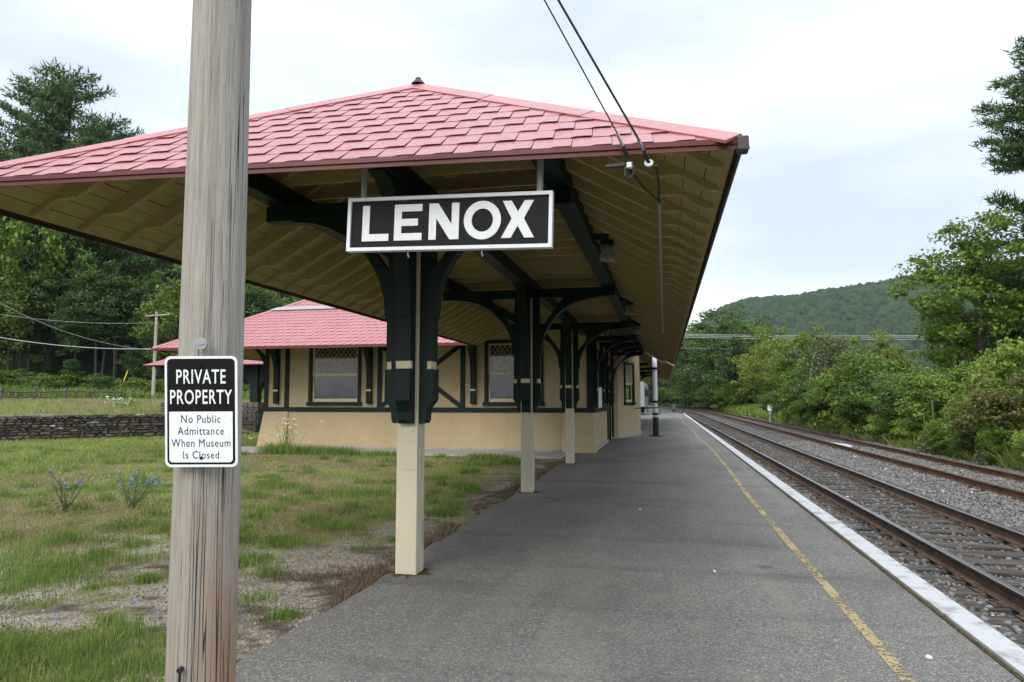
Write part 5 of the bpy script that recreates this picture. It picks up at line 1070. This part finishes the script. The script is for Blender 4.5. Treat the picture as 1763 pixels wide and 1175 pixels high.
# the wood behind the rail fence
LF = {'fa': 'broadleaf tree of the wood behind the rail fence', 'fb': 'dark leaved tall tree of the wood behind the rail fence', 'fc': 'brighter green tree of the wood behind the rail fence', 'fp': 'dark conifer standing among the wood behind the rail fence'}
for D0, step, ks, h0, h1 in ((93, 34, ('fa', 'fc', 'fb', 'fp', 'fa', 'fb'), 13, 19), (107, 40, ('fb', 'fp', 'fa', 'fb'), 18, 24), (122, 46, ('fp', 'fb', 'fa'), 20, 26), (140, 60, ('fb', 'fp', 'fa'), 20, 26)):
    px = -130 + rs.uniform(0, 20); i = 0
    while px < 720:
        D = D0 + rs.uniform(-5, 5); q = atd(px, 688, D); kd = ks[(i * 7 + int(px)) % len(ks)]
        plant(kd, q.x, q.y, float(hillz(q.x, q.y)) - .2, rs.uniform(h0, h1), LF[kd], 'tree', 'trees of the wood behind the fence', 'pine_tree' if kd == 'fp' else 'forest_tree'); px += step * rs.uniform(.8, 1.25); i += 1
for px, top, D in ((95, 105, 97), (165, 190, 101), (25, 125, 102)):
    q = atd(px, 688, D); z = float(hillz(q.x, q.y)); plant('wp', q.x, q.y, z, ptop(px, top, D) - z, {95: 'tallest spreading white pine rising above the wood and the canopy roof', 165: 'lower white pine with a long side branch next to the tallest pine', 25: 'white pine partly behind the tallest pine of the wood'}[px], 'tree', None, 'pine_tree', .84)
for px, top, D in ((20, 225, 90), (75, 240, 92), (-30, 235, 90)):
    q = atd(px, 688, D); z = float(hillz(q.x, q.y)); plant('fc', q.x, q.y, z, ptop(px, top, D) - z, 'tall bright green tree standing in front of the pines', 'tree', 'bright trees before the pines', 'forest_tree', .6)
for px in range(-40, 640, 20):
    D = rs.uniform(84, 91); q = atd(px + rs.uniform(-8, 8), 688, D); plant(rs.choice(('bw', 'bw', 'bb')), q.x, q.y, float(hillz(q.x, q.y)) - .1, rs.uniform(1.2, 3.0), 'low leafy bush at the foot of the wood behind the fence', 'bush', 'undergrowth along the wood', 'woodland_bush', 1.3)
q = atd(120, 688, 86); plant('fp', q.x, q.y, float(hillz(q.x, q.y)), 4.4, 'young grey green conifer at the edge of the wood behind the fence', 'tree', None, 'young_pine', 2.2)
# thin bare trunks at the edge of the wood
for px, D, top, lean in ((172, 92, 480, .06), (196, 94, 560, .02), (228, 93, 575, .01), (30, 92, 520, .02), (82, 95, 330, -.03), (268, 94, 520, .04)):
    q = atd(px, 688, D); z = float(hillz(q.x, q.y)); h_ = ptop(px, top, D) - z; m = MB(); pts = [Vector((q.x + lean * h_ * t_, q.y, z - .3 + h_ * t_)) for t_ in (0, .35, .7, 1)]; r_ = 0.16 if px != 82 else .32
    t = thing('bare_trunk', (q.x, q.y, z), 'pale thin tree trunk standing at the edge of the dark wood', 'tree', 'pale trunks at the wood edge'); m.tube(pts, [r_, r_ * .85, r_ * .6, r_ * .3], 7).build('trunk', 'pale_bark', t, True)
    m = MB()
    for k in range(3): a = pts[3].lerp(pts[1], k * .3); m.tube([a, a + Vector((rs.uniform(-1, 1), rs.uniform(-1, 1), 1.0))], [.05, .02], 5)
    m.build('limb', 'pale_bark', t, True)
# right bank: from the platform end towards the near bushes
BK = 'on the bank beside the siding'
right = [('bl', 1748, 566, 23.0, 'light green vine covered bush overhanging the rust coloured shrub', .8), ('br', 1742, 640, 21.2, 'rust and red leaved shrub among the green bank bushes', 1.2), ('br', 1705, 668, 22.5, 'brownish shrub low beside the rust coloured shrub', 1.2),
 ('ba', 1690, 618, 27, 'dense mid green bush ' + BK, 1.1), ('bb', 1655, 640, 27.5, 'dark leaved bush ' + BK, 1.1), ('bl', 1672, 660, 24.8, 'yellow green bush ' + BK, .8), ('ba', 1615, 628, 30, 'dense mid green bush ' + BK, 1.15), ('bb', 1575, 640, 31, 'dark leaved bush ' + BK, 1.2), ('ba', 1540, 636, 34, 'dense mid green bush ' + BK, 1.2),
 ('bb', 1500, 632, 35.5, 'dark leaved bush ' + BK, 1.2), ('ba', 1478, 600, 40, 'dense mid green bush ' + BK, 1.1), ('bl', 1455, 625, 40, 'yellow green bush ' + BK, 1.0), ('bb', 1430, 650, 42, 'dark leaved bush ' + BK, 1.2), ('bg', 1424, 552, 47, 'pale feathery topped tall shrub rising over the bank bushes', 1.0), ('bg', 1465, 590, 50, 'pale grey green shrub behind the yellow green bush', 1.2), ('ba', 1395, 628, 48, 'dense mid green bush ' + BK, 1.2), ('ba', 1368, 655, 52, 'dense mid green bush ' + BK, 1.3), ('bb', 1340, 660, 57, 'dark leaved bush behind the white marker post', 1.2),
 ('tc', 1478, 585, 58, 'rounded mid green tree rising out of the bank bushes', .7), ('bg', 1448, 562, 52, 'second pale feathery shrub rising over the bank bushes', .9), ('ty', 1375, 580, 60, 'yellow green tree close behind the dead forked trunk', .8), ('tc', 1395, 570, 62, 'round mid green tree behind the bank bushes', .9), ('ty', 1335, 585, 66, 'yellow green tree between the bank bushes and the dark trees', 1.0), ('ty', 1303, 600, 70, 'yellow green tree between the bank bushes and the dark trees', .9), ('ty', 1285, 650, 68, 'low yellow green tree in front of the other yellow green trees', 1.1), ('tc', 1360, 600, 80, 'round mid green tree behind the bank bushes', 1.0), ('tb', 1270, 610, 84, 'dark green tree along the curving track', .9),
 ('tl', 1222, 603, 74, 'slender pale green sapling in front of the dark trees', .95), ('tl', 1250, 622, 76, 'bushier pale green sapling beside the slender one', 1.0), ('tb', 1228, 548, 110, 'dark green tree along the curving track', 1.3), ('tb', 1262, 548, 105, 'dark green tree along the curving track', 1.2), ('tb', 1288, 560, 100, 'dark green tree along the curving track', 1.2), ('tc', 1205, 562, 112, 'mid green tree on the curve where the track bends', 1.3), ('tb', 1245, 540, 98, 'tallest dark round tree beyond the saplings', 1.0), ('tb', 1216, 566, 102, 'dark green tree along the curving track', 1.0), ('tc', 1195, 578, 96, 'mid green tree on the curve where the track bends', 1.0), ('tb', 1180, 585, 118, 'dark green tree along the curving track', 1.0), ('tb', 1160, 600, 128, 'dark green tree along the curving track', 1.1), ('tb', 1137, 604, 140, 'dark green tree along the curving track', 1.1), ('tb', 1118, 600, 150, 'dark green tree along the curving track', 1.2), ('tb', 1090, 598, 160, 'dark green tree along the curving track', 1.2),
 ('tc', 1310, 565, 105, 'mid green tree on the curve where the track bends', 1.0), ('tb', 1340, 572, 112, 'dark green tree in the belt below the far hill', 1.0), ('tc', 1290, 560, 115, 'mid green tree on the curve where the track bends', 1.0), ('tc', 1450, 596, 100, 'mid green tree in the belt below the far hill', 1.2), ('tb', 1500, 618, 90, 'dark green tree in the belt below the far hill', 1.1), ('tc', 1545, 628, 85, 'mid green tree in the belt below the far hill', 1.2), ('tb', 1590, 634, 80, 'dark green tree in the belt below the far hill', 1.2), ('tc', 1640, 620, 70, 'mid green tree in the belt below the far hill', 1.1), ('tc', 1700, 600, 60, 'mid green tree in the belt below the far hill', 1.1),
 ('ta', 1700, 383, 46, 'tall leaning broadleaf tree with open crown behind the bushes', 1.0), ('tb', 1765, 440, 50, 'dark broadleaf tree filling in behind the leaning tree', .9), ('tc', 1650, 520, 50, 'rounded lower tree at the foot of the leaning tree', .8), ('tb', 1722, 500, 52, 'dark understorey tree behind the leaning tree trunk', .8)]
for kd, px, top, D, lab, wd in right:
    q = atd(px, 688, D); clr = 10.1 if kd[0] == 'b' else 12.0
    while q.x < clr + curve_x(q.y) and D < 330: D += 1.0; q = atd(px, 688, D)
    z = 0.0 if q.x < 13 else 0.5; z = -0.1 if kd[0] == 'b' and q.x < 11.5 else z
    isb = kd[0] == 'b'; same = [r_ for r_ in right if r_[4] == lab]
    plant(kd, q.x, q.y, z, ptop(px, top, D) - z, lab, 'bush' if isb else 'tree', ('plants sharing the bank' if isb else 'trees beyond the tracks') if len(same) > 1 else None, 'bank_bush' if isb else 'broadleaf_tree', wd, rz=(0.4 if kd == 'ta' else None))
q = atd(1832, 688, 44); plant('rp', q.x, q.y, 0.4, 26.5, 'tall layered pine with long flat branches beside the leaning tree', 'tree', None, 'pine_tree', 1.0, rz=1.1)
q = atd(1392, 700, 50); m = MB(); m.tube([(q.x, q.y + 2, 0), (q.x + .5, q.y + 2, 3), (q.x + .95, q.y + 2, 5.2)], [.13, .10, .03], 6).tube([(q.x + .3, q.y + 2, 2.2), (q.x + 1.2, q.y + 2, 3.1)], [.06, .02], 5); tag(m.build('dead_tree', 'pale_bark', None, True), 'dead grey forked trunk sticking out of the bank bushes', 'tree')
for y in np.arange(24, 250, 2.3):
    x = 11.3 + rs.uniform(-.4, 1.0) + curve_x(y) + 3.4 * float(sst(56, 62, y) * sst(112, 100, y)); hgt_ = rs.uniform(2.2, 3.4) + 1.6 * float(sst(42, 80, y)) - 1.2 * float(sst(58, 66, y) * sst(100, 92, y)) + 1.0 * float(sst(110, 130, y)); kd = rs.choice(('ba', 'bb', 'ba', 'bl')); plant(kd, x, y, -.1, hgt_, {'ba': 'leafy mid green bush in the thicket behind the bank grass', 'bb': 'dark bush in the thicket behind the bank grass', 'bl': 'yellow green bush in the thicket behind the bank grass'}[kd], 'bush', 'thicket along the bank', 'thicket_bush', 1.25)
for y in np.arange(62, 190, 6.0):
    x = 16.5 + rs.uniform(-1, 2) + curve_x(y); kd = rs.choice(('tc', 'tb', 'ty', 'tc')); plant(kd, x, y, .3, rs.uniform(5.5, 8.0), {'tc': 'mid green tree of the belt behind the thicket', 'tb': 'dark tree of the belt behind the thicket', 'ty': 'yellowish tree of the belt behind the thicket'}[kd], 'tree', 'tree belt behind the thicket', 'broadleaf_tree', 1.1)
for y in np.arange(17, 58, .95):
    x = 9.75 + rs.uniform(0, .8) + .3 * sst(30, 60, y); kd = rs.choice(('bs', 'bs', 'br', 'bb', 'ba', 'bl')); plant(kd, x, y, -0.35, rs.uniform(.7, 1.7), {'bs': 'small light green weedy shrub', 'br': 'small reddish tinged weedy shrub', 'bb': 'small dark leaved weedy shrub', 'ba': 'small mid green weedy shrub', 'bl': 'small yellow green weedy shrub'}[kd] + ' at the foot of the bank along the siding', 'bush', 'low shrubs along the siding', 'low_bush', 1.0)
# mullein stalks on the bank
for px, py, h_ in ((1588, 775, 1.75), (1616, 778, 1.35), (1573, 772, 1.2), (1672, 792, 1.0)):
    q = atz(px, py, -0.2); t = thing('mullein_plant', (q.x + .5, q.y + .3, -.3), 'tall pale green mullein stalk at the foot of the bank', 'plant', 'mullein stalks by the siding'); o = Vector((q.x + .5, q.y + .3, -.3)); m = MB().tube([o, o + Vector((.03, 0, h_ * .6)), o + Vector((.0, .02, h_ + .2))], [.03, .025, .03], 6); m.build('stalk', 'leaf_grey', t)
    n = 46; tt = RNG.random(n)**1.6; a = RNG.uniform(0, 6.28, n); r_ = .26 * (1 - tt) + .05; C = np.stack([o.x + r_ * np.cos(a), o.y + r_ * np.sin(a), o.z + .08 + tt * h_ * .75], 1); stuff(link(bpy.data.objects.new('leaf_rosette', leaves(C, np.stack([np.cos(a) * .4, np.sin(a) * .4, np.ones(n)], 1), .34 * (1.2 - tt), .4, 'leaf_grey', 'leaf_rosette')), t))

# ------------------------------------------------------------------ grass
def blades(X, Y, Z, Hh, Wd, mat, name, lean=.75):
    n = len(X); a = RNG.uniform(0, 6.283, n); l_ = np.abs(RNG.normal(0, lean, n)); d = np.stack([np.cos(a) * l_, np.sin(a) * l_, np.ones(n)], 1); d /= np.linalg.norm(d, axis=1, keepdims=True)
    b = RNG.uniform(0, 6.283, n); s_ = np.stack([np.cos(b), np.sin(b), np.zeros(n)], 1) * (Wd * .5)[:, None]; P = np.stack([X, Y, Z], 1); md = P + d * (Hh * .55)[:, None]; tp_ = P + d * Hh[:, None] + np.stack([np.cos(a), np.sin(a), -0.5 * np.ones(n)], 1) * (Hh * .25 * l_)[:, None]
    V = np.stack([P - s_, P + s_, md + s_ * .75, md - s_ * .75, tp_], 1).reshape(-1, 3); o = 5 * np.arange(n)
    F3 = np.concatenate([np.stack([o, o + 1, o + 2], 1), np.stack([o, o + 2, o + 3], 1), np.stack([o + 3, o + 2, o + 4], 1)])
    return np_mesh(name, V, F3, mat)
def lawn_pts(n, y0, y1, pw, xmin=-15.0):
    Y = y0 + (y1 - y0) * RNG.random(n)**pw; wid = np.minimum(1.22 * Y + 2.2, 18); X = -2.6 - (wid - 2.6).clip(.2) * RNG.random(n); return X, Y
n = 260000; X, Y = lawn_pts(n, 2.3, 20.5, 1.55); bb, mm = masks(X, Y); tn = fbm(X * .7 + 30, Y * .7 + 30, 3); fine = fbm(X * 2.4, Y * 2.4, 3)
k = RNG.random(n) > (bb * 1.25 + mm * .4 + .25 * (fine < .42)); k &= ~((X > -13.9) & (X < -2.8) & (Y > 19.2)); X, Y, tn, fine = X[k], Y[k], tn[k], fine[k]
dry = sst(.47, .60, fbm(X * .42 + 3, Y * .55 + 11, 4)) * sst(5.0, 7.5, Y); isd = RNG.random(len(X)) < .12 + .75 * dry
Hh = (.035 + .075 * fine * RNG.random(len(X))) * (1 + .25 * sst(5.0, 3.2, Y)) * np.where(isd, 1.1, 1); Wd = .0035 + .00055 * Y
for mk, mat, nm, lb_ in ((~isd, 'grass_green', 'lawn_grass', 'short green grass of the lawn beside the platform'), (isd, 'grass_dry', 'dry_grass', 'reddish dry grass patches in the lawn')):
    tag(stuff(link(bpy.data.objects.new(nm, blades(X[mk], Y[mk], lawnz(X[mk], Y[mk]) - .004, Hh[mk], Wd[mk], mat, nm)))), lb_, 'grass')
# taller tufts
Xs = []; Ys = []; Hs = []
cl = []
for _ in range(420):
    Y_ = 2.3 + 17 * RNG.random()**1.4; X_ = -2.75 - (1.2 * Y_) * RNG.random(); cl.append((X_, Y_, RNG.uniform(.06, .17), RNG.uniform(.05, .22)))
for px, py, r_, h_ in ((120, 985, .5, .12), (40, 975, .5, .12), (250, 995, .1, .09), (430, 965, .22, .12), (490, 1055, .12, .09), (640, 940, .2, .1), (690, 930, .2, .1), (750, 885, .22, .12), (560, 905, .25, .12), (820, 800, .4, .14), (590, 775, .5, .35), (560, 770, .5, .4), (610, 778, .5, .3), (700, 778, .6, .2), (850, 790, .5, .2), (875, 797, .25, .22), (470, 840, .5, .14), (620, 850, .5, .12), (120, 1150, .5, .10), (40, 1120, .5, .10), (230, 1130, .3, .09), (200, 1160, .3, .1)):
    q = atz(px, py); [cl.append((q.x + RNG.normal() * r_ * .5, q.y + RNG.normal() * r_ * .5, r_ * .45, h_)) for _ in range(5)]
for x, y, r_, h_ in cl:
    if x > -2.68: continue
    if float(masks(np.array([x]), np.array([y]))[0][0]) > .6 and h_ > .03 and RNG.random() < .8 and r_ < .17: continue
    if y > 19.1 and x > -13.9: y = 19.0
    n = int(70 + 500 * r_); Xs.append(x + RNG.normal(0, r_, n)); Ys.append(y + RNG.normal(0, r_ * .8, n)); Hs.append(h_ * RNG.uniform(.4, 1.15, n))
X, Y, Hh = map(np.concatenate, (Xs, Ys, Hs)); k = (X < edge_x(Y) - .03) & (Y > 1.5); X, Y, Hh = X[k], Y[k], Hh[k]
tag(stuff(link(bpy.data.objects.new('grass_tufts', blades(X, Y, lawnz(X, Y) - .004, Hh, .004 + .0005 * Y, 'grass_tuft', 'grass_tufts', .35)))), 'taller bright green grass tufts scattered over the lawn', 'grass')
n = 14000; X, Y = lawn_pts(n, 2.3, 10, 1.4); bb, mm = masks(X, Y); k = (bb < .35) & (fbm(X * 1.6 + 9, Y * 1.6, 3) > .5); X, Y = X[k], Y[k]; C = np.stack([X, Y, lawnz(X, Y) + RNG.uniform(.01, .06, len(X))], 1)
tag(stuff(link(bpy.data.objects.new('lawn_weeds', leaves(C, RNG.normal(size=C.shape) * .45 + np.array([0, 0, 1.]), RNG.uniform(.012, .04, len(X)), .6, 'leaf_grey', 'lawn_weeds')))), 'small broad leaved weeds mixed into the near lawn', 'weeds')
n = 420; X, Y = lawn_pts(n, 2.5, 12, 1.3); C = np.stack([X, Y, lawnz(X, Y) + .012], 1)
tag(stuff(link(bpy.data.objects.new('fallen_leaves', leaves(C, RNG.normal(size=C.shape) * .3 + np.array([0, 0, 1.]), RNG.uniform(.02, .06, n), .5, 'thatch', 'fallen_leaves')))), 'dry brown fallen leaves and bits scattered on the lawn', 'leaves')
# dead thatch along the asphalt edge and round the first post
n = 16000; Y = 2.5 + 16 * RNG.random(n)**1.5; X = edge_x(Y) - .02 - np.abs(RNG.normal(0, .16, n)); k = fbm(X * 2, Y * 1.5, 3) > .45; X, Y = X[k], Y[k]
X2 = np.concatenate([X, -2.95 + RNG.normal(0, .20, 700), -3.5 + RNG.normal(0, .2, 350)]); Y2 = np.concatenate([Y, 6.2 + RNG.normal(0, .14, 700), 6.0 + RNG.normal(0, .1, 350)]); k = X2 < edge_x(Y2) - .01; X2, Y2 = X2[k], Y2[k]
tag(stuff(link(bpy.data.objects.new('thatch', blades(X2, Y2, lawnz(X2, Y2) - .003, RNG.uniform(.02, .09, len(X2)), .003 + .0006 * Y2, 'thatch', 'thatch', 1.3)))), 'brown dead grass and mulch along the asphalt edge', 'grass')
# field grass on the terrace, weeds behind the fence, grass along the siding
n = 60000; X = RNG.uniform(-32, -13.6, n); Y = RNG.uniform(10, 31, n); k = (sdist(X, Y) < -.05) & ~((X > -14.2) & (Y > 19)); X, Y = X[k], Y[k]
tag(stuff(link(bpy.data.objects.new('far_lawn_grass', blades(X, Y, lawnz(X, Y) - .005, RNG.uniform(.06, .16, len(X)), np.full(len(X), .022), 'grass_green', 'far_lawn_grass')))), 'green lawn grass below the stone wall', 'grass')
n = 60000; A = RNG.uniform(-25, 22, n); S = .3 + 62 * RNG.random(n)**1.5; X = W0.x + WD.x * A + WN.x * S; Y = W0.y + WD.y * A + WN.y * S; k = X < -24; X, Y, S = X[k], Y[k], S[k]; isd = fbm(X * .2, Y * .35, 3) > .53
for mk, mat, nm in ((~isd, 'grass_green', 'field_grass'), (isd, 'grass_dry', 'dry_field_grass')):
    tag(stuff(link(bpy.data.objects.new(nm, blades(X[mk], Y[mk], hillz(X[mk], Y[mk]) - .02, RNG.uniform(.12, .42, mk.sum()), .02 + .0011 * S[mk], mat, nm)))), ('green' if nm[0] == 'f' else 'dry straw coloured') + ' grass of the field above the stone wall', 'grass')
n = 26000; PX = RNG.uniform(-60, 640, n); DD = RNG.uniform(78, 92, n); q = [atd(a, 688, d) for a, d in zip(PX, DD)]; X = np.array([v.x for v in q]); Y = np.array([v.y for v in q])
tag(stuff(link(bpy.data.objects.new('tall_weeds', blades(X, Y, hillz(X, Y) - .05, RNG.uniform(.5, 1.5, n) * (.6 + .8 * fbm(X * .3, Y * .3, 2)), RNG.uniform(.10, .22, n), 'grass_tuft', 'tall_weeds', .5)))), 'tall green weeds between the rail fence and the wood', 'weeds')
n = 42000; Y = 15 + 120 * RNG.random(n)**1.3; X = 9.75 + np.abs(RNG.normal(0, 1.3, n)) + .8 * sst(60, 90, Y); X = X + np.array([curve_x(v) for v in Y])
tag(stuff(link(bpy.data.objects.new('bank_grass', blades(X, Y, np.full(n, -.42) + .5 * sst(9.4, 12.5, X), RNG.uniform(.25, .75, n) * (.5 + fbm(X, Y * .4, 2)), .012 + .0012 * Y, 'grass_green', 'bank_grass', .5)))), 'long light green grass on the bank along the siding', 'grass')

n = 16000; Y = RNG.uniform(54, 118, n); X = 9.8 + np.abs(RNG.normal(0, 1.7, n)) + np.array([curve_x(v) for v in Y])
tag(stuff(link(bpy.data.objects.new('meadow_grass', blades(X, Y, np.full(n, -.42) + .5 * sst(9.4, 12.5, X - np.array([curve_x(v) for v in Y])), RNG.uniform(.5, 1.25, n), .03 + .0011 * Y, 'leaf_light', 'meadow_grass', .4)))), 'tall pale green grass on the low bank near the white marker post', 'grass')

# ------------------------------------------------------------------ wild flowers
def flowers(C, r_, mat, name, up=.6):
    return leaves(C, np.array([0, 0, up]) + RNG.normal(size=C.shape) * .6, np.full(len(C), r_), 1.0, mat, name)
for i, (px, py, h_, lb_) in enumerate(((112, 880, .62, 'airy chicory plant with blue flowers standing apart in the lawn'), (228, 872, .60, 'wider chicory plant with blue flowers close to the wooden pole'))):
    q = atz(px, py); t = thing('chicory_plant', (q.x, q.y, 0), lb_, 'plant'); ends = []; m = MB(); sp_ = .34 + .16 * i
    for k in range(20 + 8 * i):
        a = RNG.uniform(0, 6.28); e_ = q + Vector((math.cos(a) * RNG.uniform(.1, sp_ * 1.3), math.sin(a) * RNG.uniform(.1, sp_), h_ * RNG.uniform(.5, 1.05))); b_ = q.lerp(e_, .5) + Vector((RNG.normal() * .05, RNG.normal() * .05, .05)); m.tube([q + Vector((RNG.normal() * .02, RNG.normal() * .02, -.02)), b_, e_], [.005, .004, .0025], 4, False)
        for j in range(3): f_ = b_.lerp(e_, RNG.uniform(0, .9)); g2 = f_ + Vector((RNG.normal() * .07, RNG.normal() * .07, RNG.uniform(.02, .10))); m.tube([f_, g2], .0022, 3, False); ends.append(g2)
        ends.append(e_)
    m.build('stems', 'leaf_grey', t); E_ = np.array([tuple(v) for v in ends]); sel = E_[RNG.random(len(E_)) < .32]; sel = np.repeat(sel, 3, 0); link(bpy.data.objects.new('blossoms', flowers(sel, .036, 'flower_blue', 'blossoms')), t)
    n = 200; C = np.stack([q.x + RNG.normal(0, .2, n), q.y + RNG.normal(0, .2, n), np.abs(RNG.normal(.08, .14, n))], 1); link(bpy.data.objects.new('leaves', leaves(C, RNG.normal(size=C.shape) + np.array([0, 0, .5]), RNG.uniform(.03, .07, n), .3, 'leaf_grey', 'leaves')), t)
C = []
for px, py in ((25, 1125), (40, 1135), (98, 1108), (815 / 2.97 , 1130), (70, 860), (55, 845), (60, 862), (150, 805), (25, 920), (180, 812), (272, 805), (95, 840), (62, 830), (270, 855), (205, 830), (250, 868)):
    q = atz(px, py); z_ = RNG.uniform(.1, .3); C += [(q.x, q.y - .02, z_)] * 3
    for _ in range(2): C += [(q.x + RNG.normal() * .5, q.y + RNG.normal() * .5, RNG.uniform(.08, .25))] * 3
tag(stuff(link(bpy.data.objects.new('lawn_flowers', flowers(np.array(C), .028, 'flower_blue', 'lawn_flowers')))), 'tiny blue chicory blossoms dotted through the lawn', 'flowers')
ql = atz(548, 775); t = thing('wild_carrot_plant', (ql.x, 18.7, 0), 'white flowering wild carrot plant in front of the stucco wall', 'plant'); m = MB(); C = []; o = Vector((ql.x, 18.7, 0))
for k in range(24):
    e_ = o + Vector((RNG.normal() * .42, RNG.normal() * .15, RNG.uniform(.35, 1.15))); m.tube([o + Vector((RNG.normal() * .15, 0, -.05)), o.lerp(e_, .6) + Vector((0, 0, .1)), e_], [.008, .006, .004], 4, False); n = 16; a = RNG.uniform(0, 6.28, n); r_ = .06 * np.sqrt(RNG.random(n)); C.append(np.stack([e_.x + r_ * np.cos(a), e_.y + r_ * np.sin(a), np.full(n, e_.z) + RNG.normal(0, .012, n)], 1))
m.build('stems', 'leaf_light', t); link(bpy.data.objects.new('umbels', flowers(np.concatenate(C), .04, 'flower_white', 'umbels')), t)['kind'] = 'stuff'
tagw = []
for _ in range(70): px = RNG.uniform(60, 260); q = atd(px, 688, RNG.uniform(76, 84)); tagw += [(q.x + RNG.normal() * .1, q.y, float(hillz(q.x, q.y)) + RNG.uniform(.6, 1.3)) for _ in range(3)]
for _ in range(18): q = atd(RNG.uniform(1270, 1320), 700, RNG.uniform(52, 66)); tagw += [(q.x, q.y, RNG.uniform(.3, .8))] * 2
tag(stuff(link(bpy.data.objects.new('white_weeds', flowers(np.array(tagw), .10, 'flower_white', 'white_weeds')))), 'white flowering weeds along the rail fence and the bank', 'flowers')
q = atz(345, 0 + 960) ; 
for px, py, r_ in ((206, 708, .5),):
    q = atd(px, 705, 44); z = float(hillz(q.x, q.y)); n = 240; C = np.stack([q.x + RNG.normal(0, r_, n), q.y + RNG.normal(0, .3, n), z + np.abs(RNG.normal(.35, .2, n))], 1); t = thing('white_flower_clump', (q.x, q.y, z), 'clump of pale flowers on the field above the stone wall', 'plant'); link(bpy.data.objects.new('blossoms', flowers(C[:90], .13, 'flower_white', 'blossoms')), t); link(bpy.data.objects.new('leaves', leaves(C + np.array([.5, 0, -.1]), RNG.normal(size=C.shape) + np.array([0, 0, 1.]), np.full(n, .2), .5, 'grass_tuft', 'leaves')), t)

# ------------------------------------------------------------------ air
g = G('haze_air'); g.t.nodes.remove(g.b)
pv = g.n('ShaderNodeVolumePrincipled', {'Color': (0.78, 0.88, 1.0, 1), 'Density': 0.00007, 'Anisotropy': 0.0}); g.t.links.new(pv.outputs[0], g.o.inputs['Volume'])
stuff(MB().box(-900, 1500, -120, 1850, -2.2, 330).build('haze', 'haze_air'))
